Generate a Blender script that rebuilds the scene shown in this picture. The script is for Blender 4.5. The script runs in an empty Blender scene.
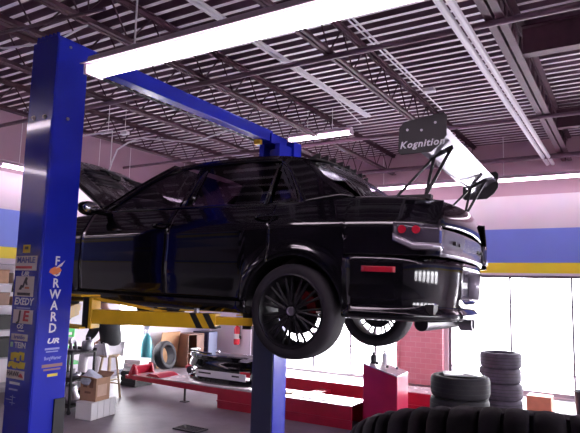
import bpy, bmesh, math, random
from mathutils import Vector, Matrix, Euler
random.seed(7)
PI = math.pi
S = bpy.context.scene
COL = S.collection
def R(d): return math.radians(d)

# ------------------------------------------------------------------ materials
def mat(name, col, rough=.5, metal=0., spec=.5, var=.0, vscale=8., bump=0., bscale=40., emit=None, estr=0., coat=0., trans=0., rvar=0., alpha=1.):
    m = bpy.data.materials.new(name); m.use_nodes = True
    nt = m.node_tree; b = nt.nodes['Principled BSDF']
    b.inputs['Base Color'].default_value = (*col, 1)
    b.inputs['Roughness'].default_value = rough
    b.inputs['Metallic'].default_value = metal
    b.inputs['Specular IOR Level'].default_value = spec
    b.inputs['Coat Weight'].default_value = coat
    b.inputs['Coat Roughness'].default_value = .03
    b.inputs['Transmission Weight'].default_value = trans
    b.inputs['Alpha'].default_value = alpha
    if emit:
        b.inputs['Emission Color'].default_value = (*emit, 1); b.inputs['Emission Strength'].default_value = estr
    if var or bump or rvar:
        tc = nt.nodes.new('ShaderNodeTexCoord')
        n = nt.nodes.new('ShaderNodeTexNoise'); n.inputs['Scale'].default_value = vscale; n.inputs['Detail'].default_value = 5
        nt.links.new(tc.outputs['Object'], n.inputs['Vector'])
        if var:
            r = nt.nodes.new('ShaderNodeValToRGB')
            r.color_ramp.elements[0].position = .3; r.color_ramp.elements[1].position = .7
            r.color_ramp.elements[0].color = (*[c*(1-var) for c in col], 1)
            r.color_ramp.elements[1].color = (*[min(1, c*(1+var)) for c in col], 1)
            nt.links.new(n.outputs['Fac'], r.inputs['Fac']); nt.links.new(r.outputs['Color'], b.inputs['Base Color'])
        if rvar:
            mr = nt.nodes.new('ShaderNodeMapRange'); mr.inputs['To Min'].default_value = max(0, rough-rvar); mr.inputs['To Max'].default_value = rough+rvar
            nt.links.new(n.outputs['Fac'], mr.inputs['Value']); nt.links.new(mr.outputs['Result'], b.inputs['Roughness'])
        if bump:
            n2 = nt.nodes.new('ShaderNodeTexNoise'); n2.inputs['Scale'].default_value = bscale; n2.inputs['Detail'].default_value = 3
            nt.links.new(tc.outputs['Object'], n2.inputs['Vector'])
            bp = nt.nodes.new('ShaderNodeBump'); bp.inputs['Strength'].default_value = bump; bp.inputs['Distance'].default_value = .01
            nt.links.new(n2.outputs['Fac'], bp.inputs['Height']); nt.links.new(bp.outputs['Normal'], b.inputs['Normal'])
    return m

M = {}
M['paint']   = mat('black_paint', (.004,.0035,.006), .10, 0, .35, coat=.35, rvar=.03)
M['trimblk'] = mat('black_trim', (.012,.010,.014), .45, rvar=.08)
M['carbon']  = mat('carbon_hood', (.014,.012,.016), .16, 0, .5, coat=.5, rvar=.02)
M['tyre']    = mat('tyre_rubber', (.022,.019,.025), .72, 0, .35, var=.25, bump=.15, bscale=60)
M['tyredust']= mat('dusty_rubber', (.085,.07,.10), .8, 0, .3, var=.25, bump=.15, bscale=60)  # rubber lightened so the backlit window flare sits in its colour
M['rim']     = mat('black_rim', (.008,.007,.010), .4, .0, .3, rvar=.08)
M['chrome']  = mat('chrome', (.75,.73,.78), .12, 1, rvar=.04)
M['steel']   = mat('brushed_steel', (.42,.40,.45), .35, 1, var=.15, rvar=.1)
M['glass']   = None
M['tintglass'] = None
M['redlens'] = mat('red_lens', (.42,.01,.03), .15, 0, .6, coat=.5, rvar=.03)
M['lens']    = mat('clear_lamp_lens', (.05,.04,.06), .1, .0, .7, coat=.7, rvar=.03)
M['silver']  = mat('silver_plastic', (.62,.58,.66), .25, .6, rvar=.06)
M['garnish'] = mat('grey_garnish', (.26,.24,.29), .25, .5, rvar=.06)
M['caliper'] = mat('red_caliper', (.22,.008,.012), .35, rvar=.08)
M['blue']    = mat('lift_blue', (.012,.022,.42), .22, 0, .5, var=.10, vscale=3, bump=.015, bscale=25, rvar=.06)
M['bluegloss'] = mat('glossy_blue', (.012,.022,.42), .10, 0, .4, coat=.4, rvar=.02)
M['yellow']  = mat('lift_yellow', (.78,.46,.02), .4, var=.12, vscale=6, bump=.05, rvar=.1)
M['hazblack']= mat('hazard_black', (.02,.018,.02), .5, rvar=.1)
M['red']     = mat('rack_red', (.42,.008,.035), .35, var=.15, vscale=5, rvar=.1)
M['plate']   = mat('worn_runway_plate', (.60,.50,.55), .24, .4, var=.2, vscale=7, rvar=.12)  # pale base stands in for window glare on the red runway tops
M['pinkred'] = mat('console_red', (.50,.012,.07), .32, var=.12, vscale=4, rvar=.08)
M['deck']    = mat('deck_primer', (.17,.095,.14), .5, 0, .4, var=.2, vscale=2.5, rvar=.06)  # dark tone stands in for shade inside the deck flutes
M['deckflat'] = mat('white_rolled_deck_paint', (.92,.84,.90), .38, 0, .6, var=.06, vscale=2.5, rvar=.06)  # pale tone puts the light on the ribs into the colour
M['joist']   = mat('joist_primer', (.075,.030,.048), .6, 0, .3, var=.25, vscale=6, rvar=.1)
M['conduit'] = mat('white_conduit', (.92,.88,.92), .35, rvar=.08)
M['pipe']    = mat('dark_pipe', (.14,.07,.11), .45, var=.2, rvar=.1)
M['wallwhite'] = mat('wall_white_paint', (.80,.72,.80), .65, var=.05, vscale=3, bump=.1, bscale=30)
M['fixture'] = mat('fixture_white', (.80,.66,.76), .4, rvar=.06)
M['frame']   = mat('window_frame_grey', (.42,.38,.44), .4, .3, rvar=.08)
M['bronze']  = mat('dark_window_frame', (.16,.14,.17), .4, .3, rvar=.08)
M['whitepl'] = mat('white_plastic', (.86,.84,.86), .4, rvar=.06)
M['foam']    = mat('white_foam', (.88,.87,.88), .8, bump=.2, bscale=90)
M['card']    = mat('cardboard', (.42,.24,.15), .8, var=.12, vscale=9, bump=.08)
M['cardlite']= mat('cardboard_flap', (.62,.42,.32), .8, var=.1)
M['tan']     = mat('tan_board', (.50,.27,.13), .6, var=.2, vscale=5)
M['brown']   = mat('brown_cabinet', (.20,.09,.055), .5, var=.2, vscale=5)
M['wood']    = mat('stool_wood', (.66,.50,.33), .5, var=.2, vscale=12)
M['green']   = mat('green_plastic', (.10,.72,.18), .4, rvar=.06)
M['navy']    = mat('navy_panel', (.03,.035,.09), .4, rvar=.08)
M['greyblue']= mat('greyblue_panel', (.25,.28,.42), .45, rvar=.08)
M['teal']    = mat('teal_cylinder', (.05,.28,.32), .35, rvar=.08)
M['extred']  = mat('extinguisher_red', (.72,.03,.05), .25, coat=.4, rvar=.04)
M['black']   = mat('black_matte', (.015,.013,.016), .6, var=.2)
M['darkmetal']= mat('dark_metal', (.05,.045,.055), .4, .6, var=.2, rvar=.1)
M['alum']    = mat('cast_aluminium', (.38,.37,.42), .4, .8, var=.25, vscale=14, rvar=.1)
M['bag']     = mat('plastic_bag', (.55,.58,.72), .22, 0, .6, var=.3, vscale=9, bump=.5, bscale=14)
M['skin']    = mat('skin', (.45,.26,.19), .5, var=.08)
M['hair']    = mat('hair', (.03,.02,.018), .6, var=.3, vscale=40)
M['jacket']  = mat('dark_jacket', (.02,.022,.025), .8, var=.2, bump=.25, bscale=18)
M['trouser'] = mat('light_grey_trousers', (.80,.78,.84), .8, var=.08, bump=.25, bscale=16)
M['shoe']    = mat('shoe', (.05,.045,.05), .6, var=.2)
M['blade']   = mat('wing_white_gloss', (.72,.68,.78), .12, .6, .6, coat=.4, rvar=.02)
M['seat']    = mat('seat_cloth', (.02,.018,.024), .8, var=.2, bump=.2)
M['orange']  = mat('orange_box', (.80,.26,.16), .6, var=.08)
M['white_ink']= mat('white_ink', (.80,.80,.86), .5, var=.03)
M['cream']   = mat('cream_sticker', (.80,.72,.68), .5, var=.04)
M['dark_ink']= mat('dark_ink', (.03,.02,.03), .5, var=.05)
M['red_ink'] = mat('red_ink', (.65,.05,.07), .5, var=.05)
M['blue_ink']= mat('blue_ink', (.05,.06,.35), .5, var=.05)
M['yel_ink'] = mat('yellow_ink', (.80,.62,.05), .5, var=.05)
M['orange_ink']= mat('orange_ink', (.75,.22,.08), .5, var=.05)
M['green_ink']= mat('green_ink', (.35,.62,.50), .5, var=.05)
M['brown_ink']= mat('brown_ink', (.30,.16,.14), .5, var=.05)
M['pale_ink']= mat('pale_blue_ink', (.30,.34,.70), .5, var=.05)
M['tube']    = mat('fluorescent_tube', (.9,.85,.9), .4, emit=(1.0,.84,.97), estr=10.)

def glassmat(name, tint, refl, rough=.02):
    m = bpy.data.materials.new(name); m.use_nodes = True; nt = m.node_tree; nt.nodes.clear()
    o = nt.nodes.new('ShaderNodeOutputMaterial'); t = nt.nodes.new('ShaderNodeBsdfTransparent'); g = nt.nodes.new('ShaderNodeBsdfGlossy')
    mx = nt.nodes.new('ShaderNodeMixShader'); lw = nt.nodes.new('ShaderNodeLayerWeight'); mr = nt.nodes.new('ShaderNodeMapRange')
    t.inputs['Color'].default_value = (*tint, 1); g.inputs['Roughness'].default_value = rough
    lw.inputs['Blend'].default_value = .13; mr.inputs['To Min'].default_value = refl; mr.inputs['To Max'].default_value = .9
    nt.links.new(lw.outputs['Fresnel'], mr.inputs['Value']); nt.links.new(mr.outputs['Result'], mx.inputs['Fac'])
    nt.links.new(t.outputs[0], mx.inputs[1]); nt.links.new(g.outputs[0], mx.inputs[2]); nt.links.new(mx.outputs[0], o.inputs['Surface'])
    return m
M['glass'] = glassmat('window_glass', (.97,.97,.98), .03)
M['tintglass'] = glassmat('tinted_car_glass', (.22,.20,.24), .04)
M['clearglass'] = glassmat('clear_car_glass', (.60,.56,.62), .05)

def wallmat():
    # bands by height: white dado, yellow and blue paint, pale band, mauve above
    m = bpy.data.materials.new('banded_wall_paint'); m.use_nodes = True; nt = m.node_tree; b = nt.nodes['Principled BSDF']
    b.inputs['Roughness'].default_value = .55
    g = nt.nodes.new('ShaderNodeNewGeometry'); sp = nt.nodes.new('ShaderNodeSeparateXYZ'); nt.links.new(g.outputs['Position'], sp.inputs[0])
    mr = nt.nodes.new('ShaderNodeMapRange'); mr.inputs['From Max'].default_value = 5.0; nt.links.new(sp.outputs['Z'], mr.inputs['Value'])
    cr = nt.nodes.new('ShaderNodeValToRGB'); cr.color_ramp.interpolation = 'CONSTANT'
    e = cr.color_ramp.elements
    e[0].position = 0; e[0].color = (.80,.73,.80,1)
    e[1].position = 2.235/5; e[1].color = (.92,.76,.04,1)
    for z, c in ((2.44,(.20,.27,.78)), (3.08,(.84,.74,.82)), (3.72,(.52,.33,.41))):
        k = e.new(z/5); k.color = (*c, 1)
    nt.links.new(mr.outputs['Result'], cr.inputs['Fac'])
    n = nt.nodes.new('ShaderNodeTexNoise'); n.inputs['Scale'].default_value = 2.5; nt.links.new(g.outputs['Position'], n.inputs['Vector'])
    mx = nt.nodes.new('ShaderNodeMix'); mx.data_type = 'RGBA'; mx.blend_type = 'MULTIPLY'; mx.inputs[0].default_value = .15
    nt.links.new(cr.outputs['Color'], mx.inputs[6]); nt.links.new(n.outputs['Color'], mx.inputs[7]); nt.links.new(mx.outputs[2], b.inputs['Base Color'])
    return m
M['wall'] = wallmat()

def brickmat():
    m = bpy.data.materials.new('pink_brick'); m.use_nodes = True; nt = m.node_tree; b = nt.nodes['Principled BSDF']
    b.inputs['Roughness'].default_value = .7
    tc = nt.nodes.new('ShaderNodeTexCoord'); mp = nt.nodes.new('ShaderNodeMapping'); mp.inputs['Rotation'].default_value = (R(90),0,0)
    br = nt.nodes.new('ShaderNodeTexBrick'); br.inputs['Scale'].default_value = 2.4
    br.inputs['Color1'].default_value = (.80,.33,.38,1); br.inputs['Color2'].default_value = (.76,.30,.35,1); br.inputs['Mortar'].default_value = (.82,.48,.52,1)
    br.inputs['Mortar Size'].default_value = .012
    nt.links.new(tc.outputs['Object'], mp.inputs[0]); nt.links.new(mp.outputs[0], br.inputs['Vector']); nt.links.new(br.outputs['Color'], b.inputs['Base Color'])
    return m
M['brick'] = brickmat()
M['darkwall'] = mat('dark_brown_panelling', (.055,.04,.05), .7, var=.2, vscale=3)

def floormat():
    m = bpy.data.materials.new('worn_concrete_floor'); m.use_nodes = True; nt = m.node_tree; b = nt.nodes['Principled BSDF']
    tc = nt.nodes.new('ShaderNodeTexCoord')
    n = nt.nodes.new('ShaderNodeTexNoise'); n.inputs['Scale'].default_value = .9; n.inputs['Detail'].default_value = 8; n.inputs['Roughness'].default_value = .65
    nt.links.new(tc.outputs['Object'], n.inputs['Vector'])
    cr = nt.nodes.new('ShaderNodeValToRGB'); cr.color_ramp.elements[0].position = .32; cr.color_ramp.elements[1].position = .7
    cr.color_ramp.elements[0].color = (.13,.105,.13,1); cr.color_ramp.elements[1].color = (.30,.255,.29,1)
    nt.links.new(n.outputs['Fac'], cr.inputs['Fac']); nt.links.new(cr.outputs['Color'], b.inputs['Base Color'])
    mr = nt.nodes.new('ShaderNodeMapRange'); mr.inputs['To Min'].default_value = .42; mr.inputs['To Max'].default_value = .62
    nt.links.new(n.outputs['Fac'], mr.inputs['Value']); nt.links.new(mr.outputs['Result'], b.inputs['Roughness'])
    return m
M['floor'] = floormat()

# ------------------------------------------------------------------ mesh builder
class MB:
    def __init__(s): s.v = []; s.f = []; s.m = []
    def add(s, vs, fs, mi=0, T=None):
        o = len(s.v)
        for p in vs:
            p = Vector(p)
            s.v.append(T @ p if T else p)
        for q in fs: s.f.append([o+i for i in q]); s.m.append(mi)
        return s
    def box(s, c, size, mi=0, rot=None, T=None):
        x, y, z = [k/2 for k in size]
        vs = [(-x,-y,-z),(x,-y,-z),(x,y,-z),(-x,y,-z),(-x,-y,z),(x,-y,z),(x,y,z),(-x,y,z)]
        mt = Matrix.Translation(c)
        if rot: mt = mt @ Euler(rot).to_matrix().to_4x4()
        if T: mt = T @ mt
        return s.add(vs, [(0,3,2,1),(4,5,6,7),(0,1,5,4),(1,2,6,5),(2,3,7,6),(3,0,4,7)], mi, mt)
    def bb(s, x0, x1, y0, y1, z0, z1, mi=0, T=None):
        return s.box(((x0+x1)/2,(y0+y1)/2,(z0+z1)/2), (abs(x1-x0),abs(y1-y0),abs(z1-z0)), mi, None, T)
    def cone(s, p0, p1, r0, r1, n=16, mi=0, cap=True, T=None):
        p0, p1 = Vector(p0), Vector(p1); d = (p1-p0)
        q = d.to_track_quat('Z', 'Y').to_matrix(); vs = []
        for p, r in ((p0, r0), (p1, r1)):
            for k in range(n):
                a = 2*PI*k/n; vs.append(p + q @ Vector((r*math.cos(a), r*math.sin(a), 0)))
        fs = [(k, (k+1) % n, n+(k+1) % n, n+k) for k in range(n)]
        if cap: fs += [tuple(range(n-1,-1,-1)), tuple(range(n, 2*n))]
        return s.add(vs, fs, mi, T)
    def cyl(s, p0, p1, r, n=16, mi=0, cap=True, T=None): return s.cone(p0, p1, r, r, n, mi, cap, T)
    def tube(s, pts, r, n=8, mi=0, T=None):
        pts = [Vector(p) for p in pts]; rings = []; up = None
        for i, p in enumerate(pts):
            d = (pts[min(i+1, len(pts)-1)] - pts[max(i-1, 0)]).normalized()
            if up is None: up = Vector((0,0,1)) if abs(d.z) < .9 else Vector((1,0,0))
            a = d.cross(up).normalized(); b = a.cross(d).normalized(); up = b
            rr = r[i] if isinstance(r, (list, tuple)) else r
            rings.append([p + a*rr*math.cos(2*PI*k/n) + b*rr*math.sin(2*PI*k/n) for k in range(n)])
        vs = [v for g in rings for v in g]; fs = []
        for i in range(len(pts)-1):
            for k in range(n): fs.append((i*n+k, i*n+(k+1) % n, (i+1)*n+(k+1) % n, (i+1)*n+k))
        fs += [tuple(range(n-1,-1,-1)), tuple((len(pts)-1)*n+k for k in range(n))]
        return s.add(vs, fs, mi, T)
    def lathe(s, prof, n=32, mi=0, T=None, closed=False, axis='Z'):
        # prof: (r, h) pairs, revolved about the axis
        vs = []
        for r, h in prof:
            for k in range(n):
                a = 2*PI*k/n; c, q = r*math.cos(a), r*math.sin(a)
                vs.append((c, q, h) if axis == 'Z' else (c, h, q))
        fs = []; L = len(prof)
        for i in range(L if closed else L-1):
            j = (i+1) % L
            for k in range(n): fs.append((i*n+k, i*n+(k+1) % n, j*n+(k+1) % n, j*n+k))
        if not closed:
            fs += [tuple(range(n-1,-1,-1)), tuple((L-1)*n+k for k in range(n))]
        return s.add(vs, fs, mi, T)
    def prism(s, poly, d0, d1, axis='Y', mi=0, T=None):
        n = len(poly); vs = []
        for d in (d0, d1):
            for a, b in poly: vs.append({'Y': (a, d, b), 'X': (d, a, b), 'Z': (a, b, d)}[axis])
        fs = [tuple(range(n)), tuple(range(2*n-1, n-1, -1))] + [(k, n+k, n+(k+1) % n, (k+1) % n) for k in range(n)]
        return s.add(vs, fs, mi, T)
    def grid(s, P, mi=0, T=None, skip=None):
        nu, nv = len(P), len(P[0]); vs = [p for row in P for p in row]; fs = []
        for i in range(nu-1):
            for j in range(nv-1):
                if skip and skip(i, j): continue
                fs.append((i*nv+j, (i+1)*nv+j, (i+1)*nv+j+1, i*nv+j+1))
        return s.add(vs, fs, mi, T)
    def sphere(s, c, r, n=14, m=8, mi=0, T=None):
        rx, ry, rz = (r, r, r) if not isinstance(r, (tuple, list)) else r
        vs = [(c[0], c[1], c[2]-rz)]
        for i in range(1, m):
            t = -PI/2 + PI*i/m
            for k in range(n):
                a = 2*PI*k/n; vs.append((c[0]+rx*math.cos(t)*math.cos(a), c[1]+ry*math.cos(t)*math.sin(a), c[2]+rz*math.sin(t)))
        vs.append((c[0], c[1], c[2]+rz)); fs = []
        for k in range(n): fs.append((0, 1+(k+1) % n, 1+k))
        for i in range(m-2):
            for k in range(n): fs.append((1+i*n+k, 1+i*n+(k+1) % n, 1+(i+1)*n+(k+1) % n, 1+(i+1)*n+k))
        L = len(vs)-1
        for k in range(n): fs.append((L, L-n+k, L-n+(k+1) % n))
        return s.add(vs, fs, mi, T)
    def build(s, name, mats, parent=None, off=None, bevel=0., solid=0., angle=35, kind=None, recalc=True, soff=-1, weld=0.):
        me = bpy.data.meshes.new(name)
        o3 = Vector(off) if off is not None else Vector((0,0,0))
        me.from_pydata([tuple(Vector(p)-o3) for p in s.v], [], s.f)
        if not isinstance(mats, (list, tuple)): mats = [mats]
        if weld:
            bm = bmesh.new(); bm.from_mesh(me); bmesh.ops.remove_doubles(bm, verts=bm.verts[:], dist=weld); bm.to_mesh(me); bm.free(); s.m = [0]*len(me.polygons)
        for m in mats: me.materials.append(m)
        me.polygons.foreach_set('material_index', s.m)
        if recalc:
            bm = bmesh.new(); bm.from_mesh(me); bmesh.ops.recalc_face_normals(bm, faces=bm.faces[:]); bm.to_mesh(me); bm.free()
        me.polygons.foreach_set('use_smooth', [True]*len(me.polygons)); me.set_sharp_from_angle(angle=R(angle))
        me.update()
        ob = bpy.data.objects.new(name, me); COL.objects.link(ob)
        if parent: ob.parent = parent
        elif off is not None: ob.location = o3
        if solid:
            md = ob.modifiers.new('solid', 'SOLIDIFY'); md.thickness = solid; md.offset = soff
        if bevel:
            md = ob.modifiers.new('bevel', 'BEVEL'); md.width = bevel; md.segments = 2; md.limit_method = 'ANGLE'; md.angle_limit = R(40)
        if kind: ob['kind'] = kind
        return ob

def tag(o, label, cat, group=None, kind=None):
    o['label'] = label; o['category'] = cat
    if group: o['group'] = group
    if kind: o['kind'] = kind
    return o
def thing(name, label, cat, loc=(0,0,0), rz=0, group=None):
    o = bpy.data.objects.new(name, None); COL.objects.link(o); o.empty_display_size = .2
    o.location = loc; o.rotation_euler = (0,0,rz); return tag(o, label, cat, group)
def copy_tree(o, parent=None):
    c = o.copy(); COL.objects.link(c)
    if parent: c.parent = parent
    for ch in list(o.children): copy_tree(ch, c)
    return c
def struct(name, mb, mats, **k):
    return mb.build(name, mats, kind='structure', **k)

_fontcache = {}
def text_mb(mb, txt, size, T, mi=0, depth=.0015, bold=.0, sx=1., shear=0., spacing=1.):
    """glyph geometry of txt, centred, added to mb; local x right, y up, z out"""
    cu = bpy.data.curves.new('t', 'FONT'); cu.body = txt; cu.size = size; cu.align_x = 'CENTER'; cu.align_y = 'CENTER'
    cu.extrude = depth/2; cu.offset = bold; cu.shear = shear; cu.resolution_u = 2; cu.space_character = spacing
    ob = bpy.data.objects.new('t', cu); COL.objects.link(ob)
    dg = bpy.context.evaluated_depsgraph_get(); dg.update()
    me = bpy.data.meshes.new_from_object(ob.evaluated_get(dg))
    vs = [(v.co.x*sx, v.co.y, v.co.z) for v in me.vertices]; fs = [tuple(p.vertices) for p in me.polygons]
    mb.add(vs, fs, mi, T)
    bpy.data.objects.remove(ob); bpy.data.curves.remove(cu); bpy.data.meshes.remove(me)

def interp(keys, x):
    if x <= keys[0][0]: return keys[0][1]
    for (a, u), (b, v) in zip(keys, keys[1:]):
        if x <= b:
            t = (x-a)/(b-a); return u+(v-u)*t
    return keys[-1][1]
def sinterp(keys, x):
    # monotone cubic (finite difference) interpolation
    n = len(keys)
    if x <= keys[0][0]: return keys[0][1]
    if x >= keys[-1][0]: return keys[-1][1]
    i = max(k for k in range(n-1) if keys[k][0] <= x)
    def sl(k): return (keys[k+1][1]-keys[k][1])/(keys[k+1][0]-keys[k][0])
    def tg(k):
        if k == 0: return sl(0)
        if k == n-1: return sl(n-2)
        a, b = sl(k-1), sl(k)
        return 0 if a*b <= 0 else 2*a*b/(a+b)
    h = keys[i+1][0]-keys[i][0]; t = (x-keys[i][0])/h
    return ((2*t**3-3*t*t+1)*keys[i][1]+(t**3-2*t*t+t)*h*tg(i)+(-2*t**3+3*t*t)*keys[i+1][1]+(t**3-t*t)*h*tg(i+1))

# ------------------------------------------------------------------ camera
f_px, yaw, pitch, roll, CH = 567.7, R(31.23), R(6.95), R(1.43), 1.9
F = Vector((-math.sin(yaw)*math.cos(pitch), math.cos(yaw)*math.cos(pitch), math.sin(pitch)))
Rt = Vector((math.cos(yaw), math.sin(yaw), 0)); Up = Rt.cross(F)
R2 = Rt*math.cos(roll)+Up*math.sin(roll); U2 = Up*math.cos(roll)-Rt*math.sin(roll)
cam = bpy.data.cameras.new('camera'); cam.sensor_width = 36; cam.lens = f_px/580*36; cam.clip_start = .05; cam.clip_end = 300
co = bpy.data.objects.new('camera', cam); COL.objects.link(co)
co.matrix_world = Matrix(((R2.x,U2.x,-F.x,0),(R2.y,U2.y,-F.y,0),(R2.z,U2.z,-F.z,CH),(0,0,0,1)))
S.camera = co

# ------------------------------------------------------------------ room shell
XL, XR, YN, YF, ZC = -9.2, 5.2, -7.0, 11.5, 4.78
WT = .2
struct('floor', MB().bb(XL-WT, XR+WT, YN-WT, YF+WT, -.15, 0), M['floor'])
# corrugated steel deck
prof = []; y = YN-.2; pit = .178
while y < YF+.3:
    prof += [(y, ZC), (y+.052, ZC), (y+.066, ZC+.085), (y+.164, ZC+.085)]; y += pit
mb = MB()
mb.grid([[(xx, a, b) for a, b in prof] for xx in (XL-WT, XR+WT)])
mb.m = [1 if k % 4 == 0 else 0 for k in range(len(mb.f))]      # recess shade coloured into the flutes, lit-rib brightness into the flats
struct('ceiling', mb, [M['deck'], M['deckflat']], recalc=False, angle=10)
struct('trim_1', MB().bb(XL-WT, XR+WT, YN-WT, YF+WT, ZC+.11, ZC+.2), M['deck'])

def wall_with_openings(name, along, fixed, t, a0, a1, z1, ops, m):
    # wall of boxes round rectangular openings (a, b, za, zb), sorted by a
    mb = MB()
    def seg(a, b, za, zb):
        if b-a < 1e-4 or zb-za < 1e-4: return
        if along == 'X': mb.bb(a, b, fixed, fixed+t, za, zb)
        else: mb.bb(fixed, fixed+t, a, b, za, zb)
    p = a0
    for a, b, za, zb in ops:
        seg(p, a, 0, z1); seg(a, b, 0, za); seg(a, b, zb, z1); p = b
    seg(p, a1, 0, z1)
    return struct(name, mb, m)
BAYL = (-8.0, -4.27, .03, 2.2); BAYR = (-3.22, 3.25, .03, 2.2)
wall_with_openings('wall_far', 'X', YF, WT, XL-WT, XR+WT, ZC+.1, [BAYL, BAYR], M['wall'])
wall_with_openings('wall_left', 'Y', XL-WT, WT, YN, YF, ZC+.1, [(8.42, 9.32, 0, 2.12)], M['wall'])
RW = [(k*1.35-.6, k*1.35+.45, 1.15, 2.05) for k in range(6)]
wall_with_openings('wall_right', 'Y', XR, WT, YN, YF, ZC+.1, RW, M['wall'])
wall_with_openings('wall_near', 'X', YN-WT, WT, XL-WT, XR+WT, ZC+.1, [], M['darkwall'])
# brick pillar between the bays
struct('trim_2', MB().bb(-4.25, -3.3, YF-.10, YF-.001, 0, 2.2).bb(-4.25,-4.20,YF-.13,YF-.1,0,2.2).bb(-3.37,-3.3,YF-.13,YF-.1,0,2.2), M['brick'])
struct('baseboard_far', MB().bb(XL, -8.0, YF-.012, YF-.001, 0, .1).bb(-3.0, XR, YF-.012, YF-.001, 0, .1), M['frame'])
struct('baseboard_left', MB().bb(XL+.001, XL+.012, YN, YF, 0, .1), M['frame'])
def window(n, x0, x1, z0, z1, mull, bars=()):
    mb = MB(); y0, y1 = YF+.05, YF+.11; w = .05
    mb.bb(x0, x0+w, y0, y1, z0, z1).bb(x1-w, x1, y0, y1, z0, z1).bb(x0+w, x1-w, y0, y1, z0, z0+.012).bb(x0+w, x1-w, y0, y1, z1-w, z1)
    for m in mull: mb.bb(m-.018, m+.018, y0+.01, y1-.01, z0+w, z1-w)
    for b in bars: mb.bb(x0+w, x1-w, y0+.015, y1-.015, b-.012, b+.012)
    o = struct('window_%d' % n, mb, M['bronze'])
    MB().bb(x0+w, x1-w, y0+.027, y0+.033, z0+w, z1-w).build('pane', M['glass'], o)
    return o
window(1, *BAYL[:2], BAYL[2], BAYL[3], [-7.2,-6.3,-5.39,-4.8], [.62])
window(2, *BAYR[:2], BAYR[2], BAYR[3], [-2.045,-.98,.07,1.12,2.18], [.41])
for k, (a, b, z0, z1) in enumerate(RW):
    x0, x1 = XR+.06, XR+.12; w = .05
    o = struct('window_%d' % (3+k), MB().bb(x0, x1, a, a+w, z0, z1).bb(x0, x1, b-w, b, z0, z1).bb(x0, x1, a+w, b-w, z0, z0+w).bb(x0, x1, a+w, b-w, z1-w, z1), M['bronze'])
    MB().bb(x0+.027, x0+.033, a+w, b-w, z0+w, z1-w).build('pane', M['glass'], o)
# glazed door in the left wall
d1 = struct('door_1', MB().bb(XL-.13,XL-.08,8.42,8.52,.0,2.12).bb(XL-.13,XL-.08,9.22,9.32,.0,2.12).bb(XL-.13,XL-.08,8.52,9.22,.0,.10).bb(XL-.13,XL-.08,8.52,9.22,2.02,2.12).bb(XL-.13,XL-.08,8.52,9.22,.98,1.06), M['wallwhite'])
MB().bb(XL-.108,XL-.102,8.52,9.22,.10,2.02).build('pane', M['glass'], d1); MB().cyl((XL-.05,9.26,.95),(XL-.05,9.26,1.15),.012,10).build('door_handle', M['steel'], d1)
# sills
struct('trim_3', MB().bb(BAYL[0], BAYL[1], YF-.03, YF+.05, 0, BAYL[2]).bb(BAYR[0], BAYR[1], YF-.03, YF+.05, 0, BAYR[2]), M['wallwhite'])
# ground outside
struct('trim_4', MB().bb(-60, 60, YF+WT+.01, 90, -.25, -.12).bb(XR+WT+.01, 60, -40, YF+WT, -.25, -.12).bb(-60, XL-WT-.01, -40, YF+WT, -.25, -.12), mat('pale_concrete_lot', (.62,.60,.62), .8, var=.1, vscale=.5))

# roof joists: open web trusses running away from the camera
tn = 5
def joist(x, heavy=False):
    global tn
    zb, zt = 4.33, ZC-.012; cw = .05 if not heavy else .085; mb = MB()
    mb.bb(x-cw, x-.012, YN, YF, zb, zb+.012 if not heavy else zb+.02).bb(x+.012, x+cw, YN, YF, zb, zb+.012 if not heavy else zb+.02)
    mb.bb(x-.02, x-.012, YN, YF, zb+.012, zb+.06).bb(x+.012, x+.02, YN, YF, zb+.012, zb+.06)
    mb.bb(x-cw, x+cw, YN, YF, zt-.012, zt).bb(x-.02, x-.012, YN, YF, zt-.06, zt-.012).bb(x+.012, x+.02, YN, YF, zt-.06, zt-.012)
    y = YN+.1; k = 0; st = .30 if not heavy else .22; r = .0095 if not heavy else .014
    while y < YF-st:
        a, b = (zb+.03, zt-.03) if k % 2 == 0 else (zt-.03, zb+.03)
        mb.cyl((x, y, a), (x, y+st, b), r, 6); y += st; k += 1
    struct('trim_%d' % tn, mb, M['joist']); tn += 1
for x in (-7.73, -6.05, -5.05, -4.36, -2.66, .68, 2.36, 4.0): joist(x)
joist(-.98, True)
# cross bridging pipes, and steel beams added for the dark unlit deck bands
mb = MB()
for y, z, r in ((5.1,4.30,.030),(8.3,4.30,.028),(2.4,4.30,.025),(10.7,4.27,.045)):
    mb.cyl((XL, y, z), (XR, y, z), r, 10)
struct('trim_%d' % tn, mb, M['pipe']); tn += 1
mb = MB()
for y in (6.25, 9.4):
    mb.bb(-.92, XR, y-.07, y+.07, 4.40, 4.415).bb(-.92, XR, y-.006, y+.006, 4.415, 4.70).bb(-.92, XR, y-.07, y+.07, 4.70, 4.715)
struct('trim_%d' % tn, mb, M['joist']); tn += 1
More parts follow.
